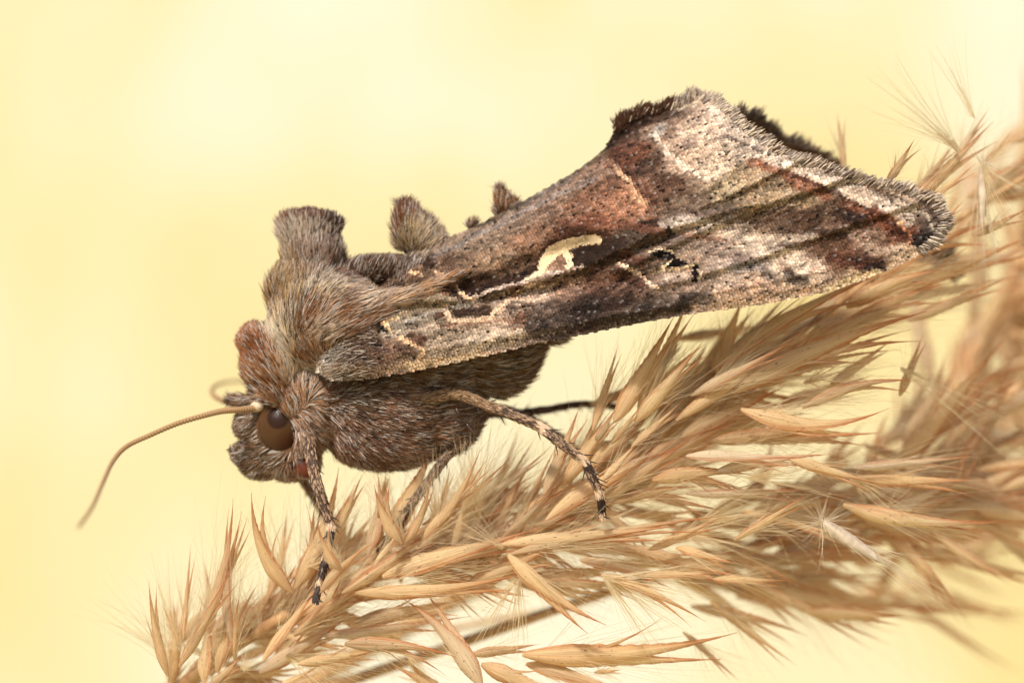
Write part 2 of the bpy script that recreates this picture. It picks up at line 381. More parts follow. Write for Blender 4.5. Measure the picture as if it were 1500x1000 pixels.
MAIN_AX = [(232,1030,1.4),(330,955,.9),(450,885,.5),(600,815,.45),(760,790,.6),(900,690,.8),(1030,585,1.1),(1180,480,1.6),(1330,370,2.1),(1500,260,2.8),(1640,180,3.4)]
root1, silk1 = seed_head('grass_seed_head', MAIN_AX, 'pale straw grass seed head in sharp focus with the moth standing on it',
    traced=FRONT, seed=3, silk_n=26,
    fillers=[(22,.02,.22,30,100,80,150,12,18,-.1,.9,28),(24,.05,.3,-20,40,90,150,13,20,.1,1.2,30),(30,.08,.42,15,75,90,160,13,20,.0,.8,20),(26,.2,.5,-40,15,120,190,13,20,.0,1.2,34),(40,.3,.66,20,66,110,190,13,22,.1,1.8,26),(34,.55,.9,5,45,120,200,16,26,.4,2.2,34),(12,.8,1.0,10,80,90,160,14,24,.2,2.5,30),(34,.3,.62,-25,25,120,200,13,22,.3,2.0,50),(24,.0,.35,20,110,70,130,12,20,.4,1.6,22)])
def sfan(silk, px, py, dep, ang, spread, length, n, rad=0.004, bow=0.08):
    a = math.radians(ang); silk.fan(at(px, py, dep), (math.cos(a), 0, math.sin(a)), spread, length / 100, n, rad, bow=bow)
for f in [(1405,222,.8,128,.16,170,26),(1398,212,.8,150,.12,150,20),(1425,170,.8,112,.10,120,16),(1438,240,.5,-70,.12,150,22),(1445,250,.5,-28,.18,90,14),
          (885,845,-.5,-57,.05,190,16),(885,845,-.3,-10,.16,190,36),(885,845,-.2,-35,.2,150,26),(752,850,-.2,-122,.10,150,14),(760,850,.0,-95,.14,120,26),
          (258,935,.6,104,.12,130,34),(245,960,.6,140,.16,150,22),(300,960,.6,155,.12,170,18),(357,980,-.5,45,.5,40,30),(735,800,.2,150,.25,110,26),
          (450,830,.5,15,.25,90,24),(640,770,.4,100,.25,120,60),(700,760,.5,95,.25,150,70),(680,760,.4,75,.2,140,60),(590,790,.4,110,.2,120,40),(950,600,.5,55,.25,130,50),
          (1050,560,.9,60,.3,120,40),(1030,760,.4,10,.25,120,40),(1000,780,.4,0,.3,170,50),(1100,700,.5,5,.25,150,40),(1250,700,.8,-20,.35,120,40),(820,790,.0,5,.2,150,30),
          (1320,540,1.0,-30,.15,200,20),(420,960,.0,-20,.3,150,30),(600,960,.0,-60,.3,80,24),(1180,560,.6,20,.3,140,40),(380,930,.7,120,.3,110,36)]:
    sfan(silk1, *f)
silk1.build(root1)

AX2 = [(380,1040,4.0),(620,960,4.0),(850,880,3.6),(1050,815,3.4),(1230,755,3.6),(1400,680,4.2),(1560,600,5)]
root2, silk2 = seed_head('grass_seed_head', AX2, 'softly blurred straw seed head trailing below and right of the moth',
    seed=5, silk_n=18, fillers=[(14,.42,.6,-45,20,90,160,14,24,-.8,1.2,26),(58,.5,1.0,-50,35,130,240,16,30,-1.0,1.6,40),(24,.6,1.0,10,75,110,190,18,32,-.5,2.0,34),(40,.45,1.0,-30,20,140,240,16,28,-1.4,1.0,55)],
    traced=[(1310,684,1474,500,32,3.0,0),(1330,650,1505,555,28,3.6,0),(1390,700,1560,760,32,3.5,0),(1100,852,1300,945,20,2.6,0),(1090,860,1420,905,34,5.0,0)])
silk2.build(root2)
AX3 = [(1270,900,11),(1330,780,10),(1400,640,9.5),(1460,470,9.5),(1520,300,10),(1580,120,10.5)]
root3, silk3 = seed_head('grass_seed_head', AX3, 'strongly blurred straw seed head standing behind at the right edge',
    seed=8, silk_n=10, stem_r=.14, fillers=[(52,.15,.85,20,100,130,230,20,36,-1.5,2.0,40),(34,.1,.7,-50,25,150,260,16,30,-1.5,2.5,34)],
    traced=[(1270,850,1500,990,24,9,0),(1300,880,1530,900,20,9,0),(1350,810,1520,752,14,9.5,0),(1360,830,1540,790,14,10,0)])
silk3.build(root3)
st = tube('dry_stem', catmull([at(300,1090,9), at(520,960,9), at(680,868,8.5), at(860,750,8), at(1050,640,7.5)], 24), [.17] * 24, M_STEM, None)
tag(st, 'thick blurred brown grass stalk crossing low behind the seed head', 'grass stalk')
st = tube('dry_stem', catmull([at(640,925,8), at(740,905,8), at(830,888,8), at(960,850,8), at(1150,820,8)], 24), [.05] * 24, M_STEM, None)
tag(st, 'thin blurred brown stalk running level under the thick stalk', 'grass stalk')

def loose_seed(px, py, tx, ty, dep, label, w, radial, tails):
    root = empty('silky_seed', at(px, py, dep)); tag(root, label, 'grass seed')
    a, b = at(px, py, dep), at(tx, ty, dep - .1); n = 12
    pts = [a.lerp(b, i / (n - 1)) for i in range(n)]
    rad = [w / 200 * (max(.03, math.sin(math.pi * (0.12 + 0.88 * (i / (n - 1))) ** 0.8) ** 0.8)) for i in range(n)]
    tube('husk', pts, rad, M_HUSK, root, 10)
    s = Silk(); pale = lin((240, 226, 200))
    s.fan(a, (0, -.3, 0), 3.0 if radial else .8, .62, 90 if radial else 30, .0035, pale, .1)
    s.fan(a, (b - a), .08, (b - a).length * 1.9, 20, .0045, pale, .06)
    for (ex, ey) in tails:
        s.fan(a.lerp(b, .5), at(ex, ey, dep) - a.lerp(b, .5), .02, (at(ex, ey, dep) - a.lerp(b, .5)).length, 3, .007, pale, .05)
    s.build(root)
M_HUSK = noise_mat('pale_husk_material', lin((190, 170, 145)), lin((232, 214, 190)), 9.0, transl=.25, bump=.3)
loose_seed(1205, 765, 1300, 828, -.3, 'white silky seed with a burst of radiating hairs below the wing tip', 20, True, [(1392,832),(1340,845),(1367,858),(1375,832)])
loose_seed(1440, 240, 1438, 340, .7, 'grey narrow seed hanging by long hairs beside the wing tip', 15, False, [(1470,385),(1462,390)])

# ------------------------------------------------------------------ the moth
YC = 1.0
moth = empty('moth', at(600, 600, YC)); tag(moth, 'brown furry moth with a pale hooked mark on its wing perched on the seed head', 'moth')

def ellipsoid(V, F, c, r, n=14, rot=0.0):
    b = len(V); cr, sr = math.cos(rot), math.sin(rot)
    for i in range(n + 1):
        th = math.pi * i / n
        for j in range(2 * n):
            ph = math.pi * j / n
            x, y, z = r[0] * math.sin(th) * math.cos(ph), r[1] * math.sin(th) * math.sin(ph), r[2] * math.cos(th)
            V.append((c[0] + x * cr - z * sr, c[1] + y, c[2] + x * sr + z * cr))
    for i in range(n):
        for j in range(2 * n):
            F.append((b + i * 2 * n + j, b + i * 2 * n + (j + 1) % (2 * n), b + (i + 1) * 2 * n + (j + 1) % (2 * n), b + (i + 1) * 2 * n + j))
# px, py, radius x, radius z, radius depth, offset from the middle plane (both sides when not 0), rotation
BLOBS = [(405,628,54,62,58,0,0),(383,668,46,34,34,0,.0),(346,660,17,7,8,18,.1),(350,676,19,9,10,18,-.15),(365,625,26,28,40,0,0),(362,592,32,10,13,22,-.15),
         (402,545,50,70,62,0,.25),(372,505,26,26,46,0,0),(420,666,42,38,54,0,0),(431,603,12,20,12,60,-.5),(443,636,10,24,12,60,-.2),(398,585,18,8,12,56,-.4),(395,590,36,34,58,0,0),(440,480,52,80,78,0,0),(490,480,82,85,100,0,0),(450,600,46,62,78,0,0),
         (560,590,120,78,95,0,0),(560,625,100,62,80,0,0),(640,600,62,66,70,0,0),(620,500,90,130,92,0,0),(700,470,90,112,82,0,.25),(770,425,75,82,70,0,.35),(860,370,90,62,55,0,.4),(960,315,80,42,40,0,.4),
         (452,385,44,56,38,0,0),(447,345,42,36,30,0,0),(447,330,44,18,28,0,0),(450,418,48,42,50,0,0),(588,332,12,34,20,0,.0),(602,340,15,35,22,0,0),(617,352,16,32,22,0,0),(632,364,16,26,22,0,0),(732,296,6,24,9,0,.0),(741,301,8,20,10,0,0),(752,308,8,15,10,0,0),(689,328,5,9,8,0,-.5),
         (560,398,70,20,50,0,.0),(418,440,30,50,50,0,0)]
V, F = [], []
for (px, py, rx, rz, ry, off, rot) in BLOBS:
    for sgn in ((1, -1) if off else (1,)):
        c = at(px, py, 0); c.y = YC - sgn * off / 100
        ellipsoid(V, F, c, (rx / 100, ry / 100, rz / 100), rot=rot)
tmp = bpy.data.objects.new('body', mesh('body', V, F)); COL.objects.link(tmp)
md = tmp.modifiers.new('r', 'REMESH'); md.mode = 'VOXEL'; md.voxel_size = 0.05
ms = tmp.modifiers.new('s', 'SMOOTH'); ms.iterations = 6; ms.factor = .6
dg = bpy.context.evaluated_depsgraph_get(); dg.update()
bm_ = bpy.data.meshes.new_from_object(tmp.evaluated_get(dg)); bpy.data.objects.remove(tmp)
bm_.name = 'body'; bm_.polygons.foreach_set('use_smooth', [True] * len(bm_.polygons))
bm_.materials.clear()
body = link('body', bm_, M_CORE, moth)

def sample(m, n):
    m.calc_loop_triangles()
    co = np.empty(len(m.vertices) * 3, np.float32); m.vertices.foreach_get('co', co); co = co.reshape(-1, 3)
    vn = np.empty(len(m.vertices) * 3, np.float32); m.vertices.foreach_get('normal', vn); vn = vn.reshape(-1, 3)
    tr = np.empty(len(m.loop_triangles) * 3, np.int32); m.loop_triangles.foreach_get('vertices', tr); tr = tr.reshape(-1, 3)
    A = np.linalg.norm(np.cross(co[tr[:, 1]] - co[tr[:, 0]], co[tr[:, 2]] - co[tr[:, 0]]), axis=1)
    idx = rng.choice(len(tr), n, p=A / A.sum()); a, b = rng.random(n), rng.random(n); k = a + b > 1; a[k], b[k] = 1 - a[k], 1 - b[k]
    T = tr[idx]; w = np.stack([1 - a - b, a, b], 1)[..., None]
    return (co[T] * w).sum(1), nrm((vn[T] * w).sum(1))
# fur: px, py, direction x, direction y (photo down), length px, lift
FLOW = [(345,595,-1,-.1,26,.3),(372,600,-.9,.3,20,.3),(350,640,-1,.25,20,.4),(370,625,-.8,.5,18,.35),(345,672,-1,0,12,.4),(345,658,-1,-.1,12,.4),(360,668,-1,.1,16,.4),(380,690,-.6,.8,22,.4),(420,700,-.2,1,22,.4),(400,670,-.7,.4,20,.4),(440,690,.3,1,20,.4),
        (350,500,-.75,-.66,26,.45),(380,480,-.4,-.9,26,.4),(370,540,-.7,-.6,30,.3),(400,560,-.6,-.75,34,.25),(430,590,-.5,-.8,30,.25),(425,530,-.3,-.95,34,.2),(410,500,-.25,-.95,32,.25),
        (440,560,-.1,-1,32,.2),(440,510,.1,-1,36,.2),(430,470,.15,-1,38,.2),(460,480,.5,-.85,36,.2),(400,440,-.05,-1,40,.2),(440,430,0,-1,34,.2),(412,380,-.12,-1,36,.25),(450,380,.05,-1,32,.25),(485,380,.15,-1,30,.3),
        (410,325,-.35,-1,30,.35),(450,310,0,-1,26,.3),(485,325,.3,-1,26,.35),(500,430,.85,-.4,34,.2),(490,460,.85,-.5,36,.2),(540,390,.5,-.8,26,.4),(560,400,.3,-.9,26,.4),(580,380,.1,-1,26,.35),
        (585,320,-.08,-1,32,.15),(605,330,.15,-1,34,.2),(630,340,.6,-.8,34,.25),(640,370,.6,-.8,30,.3),(736,290,-.12,-1,26,.2),(755,300,.5,-.8,24,.25),(694,325,.3,-1,20,.3),
        (450,610,.6,.7,24,.3),(455,650,.5,.85,26,.3),(480,590,1,.0,26,.3),(480,630,.8,.5,26,.35),(560,600,1,.12,26,.35),(560,650,1,.25,24,.35),(600,680,1,.15,30,.3),(520,670,.9,.45,26,.35),(640,640,1,-.2,28,.3),
        (640,560,1,-.1,34,.2),(700,560,1,-.2,38,.25),(760,540,1,-.3,40,.3),(800,510,1,.1,40,.4),(780,450,1,-.4,30,.3),(900,380,1,-.4,26,.3)]
FURC = [(345,592,118,88,66),(370,600,120,95,72),(350,640,112,82,60),(365,625,118,88,64),(345,672,100,78,58),(380,690,120,92,66),(420,700,130,90,66),(400,665,118,92,68),(440,685,128,92,70),
        (350,495,150,92,50),(375,480,146,92,54),(362,520,140,88,52),(380,515,128,78,44),(395,550,140,96,60),(420,590,136,96,62),(388,476,206,190,168),(412,500,206,190,168),(434,528,200,184,164),(446,556,190,172,150),(452,432,196,180,158),(480,436,194,178,158),(404,326,108,68,38),(428,318,96,58,34),(446,314,100,62,36),(466,318,96,58,34),(488,330,62,42,30),(410,352,176,160,148),(440,350,184,168,154),(466,352,166,150,138),(578,310,92,54,30),(590,308,100,60,34),(604,318,108,68,40),(580,335,104,66,40),(612,345,190,170,142),(632,352,190,172,150),(735,276,96,60,38),(405,475,190,170,145),(425,500,196,178,152),(437,540,190,168,140),(450,580,150,112,80),(405,455,140,110,76),
        (425,440,160,132,92),(402,400,158,128,84),(430,400,150,124,96),(450,390,158,134,120),(470,370,150,126,114),(488,345,90,64,50),(420,305,140,96,56),(450,300,128,82,46),(480,305,132,84,48),
        (490,400,120,92,76),(470,430,176,156,138),(500,425,168,146,128),(455,455,110,78,52),(480,470,150,118,92),(440,490,120,84,54),(440,530,140,88,46),(520,440,190,172,154),(510,390,84,58,42),(550,395,96,70,52),(580,385,90,66,48),
        (585,320,120,74,42),(605,320,132,92,62),(600,355,184,162,130),(625,335,165,142,124),(640,360,182,160,134),(735,280,116,76,46),(745,295,130,90,58),(762,300,150,120,96),(692,325,140,112,90),
        (450,610,150,120,98),(460,650,150,118,96),(480,590,100,72,52),(520,590,104,78,58),(500,620,128,94,74),(560,620,132,96,74),(560,650,128,92,70),(540,680,120,84,56),(600,680,138,104,78),(640,650,118,84,60),(600,560,124,94,68),(640,560,128,100,74),
        (690,560,120,92,62),(700,600,104,76,50),(750,540,112,84,52),(800,510,128,98,62),(640,620,112,80,58)]
FLOW = np.array(FLOW, float); FURC = np.array(FURC, float)
def interp(px, py, ctrl, sig, y_stretch=1.0, power=2):
    out = np.zeros((len(px), ctrl.shape[1] - 2)); W = np.zeros(len(px))
    for c in ctrl:
        d2 = (px - c[0]) ** 2 + ((py - c[1]) * y_stretch) ** 2
        w = 1.0 / (d2 + sig * sig) ** power; W += w; out += w[:, None] * c[2:]
    return out / W[:, None]
def fur(name, pts, nors, parent, lscale=1.0, rad=0.0050, white=0.20, dark=0.17, jitter=.3, flow=None, colr=None, k=4):
    kk = (D + pts[:, 1]) / D
    px = pts[:, 0] / kk * 100 + 750; py = 500 - pts[:, 2] / kk * 100
    fl = interp(px, py, FLOW, 8) if flow is None else flow(px, py)
    col = interp(px, py, FURC, 5, power=3) if colr is None else colr(px, py)
    d3 = np.stack([fl[:, 0], 0 * px, -fl[:, 1]], 1)
    # clumping: hairs of one small cell share an offset
    cx, cy = np.floor(px / 4.5 + vnoise(px / 5, py / 5, 3)), np.floor(py / 4.5 + vnoise(px / 5, py / 5, 4))
    cj = np.stack([hash2(cx, cy, 11), hash2(cx, cy, 12), hash2(cx, cy, 13)], 1) - .5
    d3 = nrm(d3) + cj * 0.30
    t = nrm(d3 - nors * (d3 * nors).sum(1, keepdims=True))
    lift = fl[:, 3:4] if fl.shape[1] > 3 else 0.25
    dr = nrm(t * (1 - lift * .5) + nors * lift * 1.1 + rng.normal(0, jitter, pts.shape) * .6)
    L = fl[:, 2] * .66 / 100 * lscale * rng.uniform(.55, 1.15, len(px))
    s = np.linspace(0, 1, k)
    bendv = nrm(t * 1.0 - nors * .25)
    P = pts[:, None, :] + dr[:, None, :] * (L[:, None] * s)[..., None] + bendv[:, None, :] * (L[:, None] * s ** 2 * .35)[..., None]
    n = len(px); u = rng.random(n)
    c = (lin(col) * np.array([1.07, 1.03, .95])) ** 1.0 * rng.uniform(.6, 1.4, (n, 1)) * 1.15
    band = vnoise(px / 9, py / 14, 21)
    w = u < white * (0.35 + 1.3 * band); c[w] = lin((214, 202, 188)) * rng.uniform(.6, 1.0, (w.sum(), 1))
    dk = u > 1 - dark * (0.4 + 1.2 * (1 - band)); c[dk] = lin((62, 42, 30)) * rng.uniform(.6, 1.3, (dk.sum(), 1))
    c = np.clip(c, .005, .9)
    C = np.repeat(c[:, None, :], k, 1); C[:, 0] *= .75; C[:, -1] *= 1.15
    taper = np.interp(s, [0, .3, .7, 1], [.8, 1.1, .9, .25])
    cd = curves(name, P, np.outer(rng.uniform(.6, 1.25, n) * rad, taper), np.clip(C, 0, .92))
    return link(name, cd, M_FUR, parent, 'stuff')
pts, nors = sample(bm_, 270000)
kk = (D + pts[:, 1]) / D; qx = pts[:, 0] / kk * 100 + 750; qy = 500 - pts[:, 2] / kk * 100
# leave the eyes bare, thin the part hidden under the wings
def in_poly(x, y, poly):
    r = np.zeros(x.shape, bool); j = len(poly) - 1
    for i in range(len(poly)):
        (xi, yi), (xj, yj) = poly[i], poly[j]
        r ^= ((yi > y) != (yj > y)) & (x < (xj - xi) * (y - yi) / (yj - yi + 1e-9) + xi); j = i
    return r
eye_near = in_poly(qx, qy, [(390,588),(404,593),(419,612),(434,642),(434,659),(415,661),(390,655),(378,640),(375,615),(382,598)]) & (np.abs(pts[:, 1] - YC) > .28)
hid = (qx > 830) & (rng.random(len(qx)) < .8)
hot = (qy > 692) & (qx > 405) & (qx < 452) & (rng.random(len(qx)) < .25)
keep = ~eye_near & ~hid & ~hot
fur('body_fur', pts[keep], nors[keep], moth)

# eyes
def eye(sgn):
    m, nt, N, L = new_mat('eye_material')
    tc = N('ShaderNodeTexCoord'); 
    def spot(c, r0, r1):
        vd = N('ShaderNodeVectorMath'); vd.operation = 'DISTANCE'; L(tc.outputs['Object'], vd.inputs[0]); vd.inputs[1].default_value = c
        mr = N('ShaderNodeMapRange'); mr.inputs[1].default_value = r0; mr.inputs[2].default_value = r1; mr.inputs[3].default_value = 1; mr.inputs[4].default_value = 0
        mr.interpolation_type = 'SMOOTHSTEP'; L(vd.outputs['Value'], mr.inputs[0]); return mr.outputs[0]
    nz = N('ShaderNodeTexNoise'); nz.inputs['Scale'].default_value = 2.2; L(tc.outputs['Object'], nz.inputs[0])
    base = N('ShaderNodeMix'); base.data_type = 'RGBA'; L(nz.outputs[0], base.inputs[0]); base.inputs[6].default_value = (*lin((90, 62, 36)), 1); base.inputs[7].default_value = (*lin((66, 44, 28)), 1)
    mA = N('ShaderNodeMix'); mA.data_type = 'RGBA'; L(spot((-.03, -sgn * .35, .13), .14, .20), mA.inputs[0]); L(base.outputs[2], mA.inputs[6]); mA.inputs[7].default_value = (*lin((46, 27, 18)), 1)  # pseudopupil, a view-dependent light effect painted as a fixed dark spot
    mB = N('ShaderNodeMix'); mB.data_type = 'RGBA'; L(spot((.12, -sgn * .3, -.22), .05, .26), mB.inputs[0]); L(mA.outputs[2], mB.inputs[6]); mB.inputs[7].default_value = (*lin((72, 42, 24)), 1)
    p = N('ShaderNodeBsdfPrincipled'); p.inputs['Roughness'].default_value = .3; p.inputs['Specular IOR Level'].default_value = .14
    L(mB.outputs[2], p.inputs['Base Color']); o = N('ShaderNodeOutputMaterial'); L(p.outputs[0], o.inputs[0])
    vo = N('ShaderNodeTexVoronoi'); vo.inputs['Scale'].default_value = 34; L(tc.outputs['Object'], vo.inputs[0])
    b = N('ShaderNodeBump'); b.inputs['Strength'].default_value = .25; b.inputs['Distance'].default_value = .01; L(vo.outputs[0], b.inputs['Height']); L(b.outputs[0], p.inputs['Normal'])
    V, F = [], []; ellipsoid(V, F, (0, 0, 0), (.37, .36, .43), 24)
    c = at(407, 625, 0); c.y = YC - sgn * .32
    o = bpy.data.objects.new('eye', mesh('eye', V, F)); COL.objects.link(o); o.data.materials.append(m)
    o.parent = moth; o.location = c - moth.location
eye(1); eye(-1)
# red-brown tongue base under the head
M_TONG = noise_mat('proboscis_material', lin((84, 36, 22)), lin((122, 58, 34)), 5, rough=.35, spec=.5)
V, F = [], []; ellipsoid(V, F, (0, 0, 0), (.2, .2, .2), 16)
c = at(442, 685, 0); o = bpy.data.objects.new('proboscis', mesh('proboscis', V, F)); COL.objects.link(o); o.data.materials.append(M_TONG); o.parent = moth; o.location = Vector((c.x, YC - .35, c.z)) - moth.location

# ------------------------------------------------------------------ wings
TOPX = [440,455,560,585,650,700,745,800,830,860,890,903,915,935,960,1000,1020,1050,1070,1085,1110,1150,1200,1250,1300,1345,1362,1370]
TOPY = [452,440,394,380,347,326,302,272,255,236,210,185,168,158,153,140,134,144,163,180,202,230,247,266,277,292,310,338]
BOTX = [440,449,462,484,560,620,680,750,820,900,1000,1100,1200,1270,1330,1352,1366,1370]
BOTY = [462,518,545,558,552,540,528,511,496,480,461,448,429,405,378,362,346,338]
RIDX = [440,560,650,745,860,900,1020,1400]; RIDY = [452,394,347,302,236,205,132,-90]
VEINS = [([(560,440),(680,438),(760,418),(850,392),(950,345),(1100,300)], 8, .20), ([(580,410),(700,345),(860,265),(960,200)], 10, .10),
         ([(900,400),(1000,350),(1120,300),(1260,255)], 6, .10), ([(940,340),(1060,290),(1160,240)], 6, .10), ([(960,420),(1100,380),(1240,330),(1330,300)], 6, .10), ([(980,440),(1120,415),(1300,370)], 4, .03),
         ([(560,520),(700,500),(850,470),(1000,445)], 6, .05), ([(700,440),(800,425),(920,410),(1010,400)], 10, -.08), ([(670,428),(740,405),(800,375),(860,360)], 16, -.22),
         ([(1230,270),(1180,300),(1120,330)], 6, -.03)]
def wing_y(px, py):
    d = np.maximum(py - np.interp(px, RIDX, RIDY), 0)
    y = YC - 0.10 - 1.15 * (1 - np.exp(-d / 70)) - d / 400 * .62
    y = y + 0.5 * np.exp(-((px - 434) / 40.0) ** 2)
    bot = np.interp(px, BOTX, BOTY)
    y = y + 0.10 * np.exp(-((py - bot) / 12) ** 2)                       # costal edge rolls under
    for pts_, w, h in VEINS:
        y = y - h * np.exp(-(segdist(px, py, pts_) / w) ** 2)
    return y + 0.05 * (vnoise(px / 60, py / 45, 5) - .5) + 0.02 * (vnoise(px / 18, py / 12, 6) - .5)
CW = [(480,480,150,130,112),(470,520,190,175,160),(462,500,180,160,144),(500,540,142,118,96),(520,500,120,92,70),(560,520,130,94,72),(600,500,150,122,96),(650,500,168,142,116),(690,490,176,150,126),(730,480,178,150,128),
 (640,430,156,132,98),(600,450,158,132,100),(600,470,136,120,102),(650,380,120,88,66),(700,350,146,118,96),(760,320,138,110,92),(800,300,142,106,84),(660,360,146,120,98),
 (720,380,156,120,88),(745,395,116,84,60),(700,420,74,48,32),(780,350,150,104,72),(850,300,140,92,62),(880,275,142,94,66),(920,290,164,106,70),(905,310,166,108,72),(860,330,136,78,46),(835,345,92,52,32),(880,250,140,104,84),
 (820,280,152,116,92),(885,380,74,54,40),(850,380,54,34,24),(920,355,88,68,54),(950,375,112,88,72),(780,430,166,136,114),(720,450,146,120,100),(830,415,156,116,94),(880,405,124,82,62),(800,460,104,82,70),
 (860,450,62,44,36),(900,440,112,76,58),(920,465,84,66,54),(980,450,106,84,70),(1040,445,196,158,130),(1000,420,156,126,108),(1060,400,180,154,136),(1000,385,164,134,112),(1040,360,154,128,114),(1080,385,144,118,106),
 (1100,425,196,156,128),(1160,420,206,170,140),(1250,403,212,176,142),(1310,375,214,180,150),(930,178,74,48,36),(905,185,66,44,32),(960,190,152,118,96),(920,225,112,66,44),(950,240,96,66,50),(985,225,196,160,134),
 (1020,200,208,176,150),(1055,190,204,174,154),(1000,245,198,162,136),(1030,252,212,182,156),(975,270,112,76,54),(1010,300,122,96,76),(1060,280,178,152,112),(1100,260,174,144,108),(1100,300,164,134,96),(1160,280,168,138,102),
 (1050,320,112,92,78),(1120,330,122,92,70),(1200,290,160,130,94),(1180,330,90,62,44),(1240,298,134,84,56),(1230,335,80,50,34),(1285,322,98,52,30),(1305,345,112,66,40),(1262,352,144,108,86),(1200,360,108,72,48),(1150,350,92,66,50),
 (1000,335,134,112,104),(1050,345,194,168,150),(1100,365,218,192,170),(1140,385,218,192,170),(1180,398,206,176,154),(1220,380,122,76,50),(1262,388,92,56,44),(1120,215,150,134,130),(1180,245,140,126,122),(1240,265,146,126,112),(1310,290,130,108,94),
 (1345,320,110,86,74),(1345,350,80,64,58),(1080,185,176,154,134),(1140,235,170,150,138),(560,400,110,78,58),(600,395,120,88,64),(540,440,130,100,76)]
CW = np.array(CW, float)
K = (30, 18, 14)
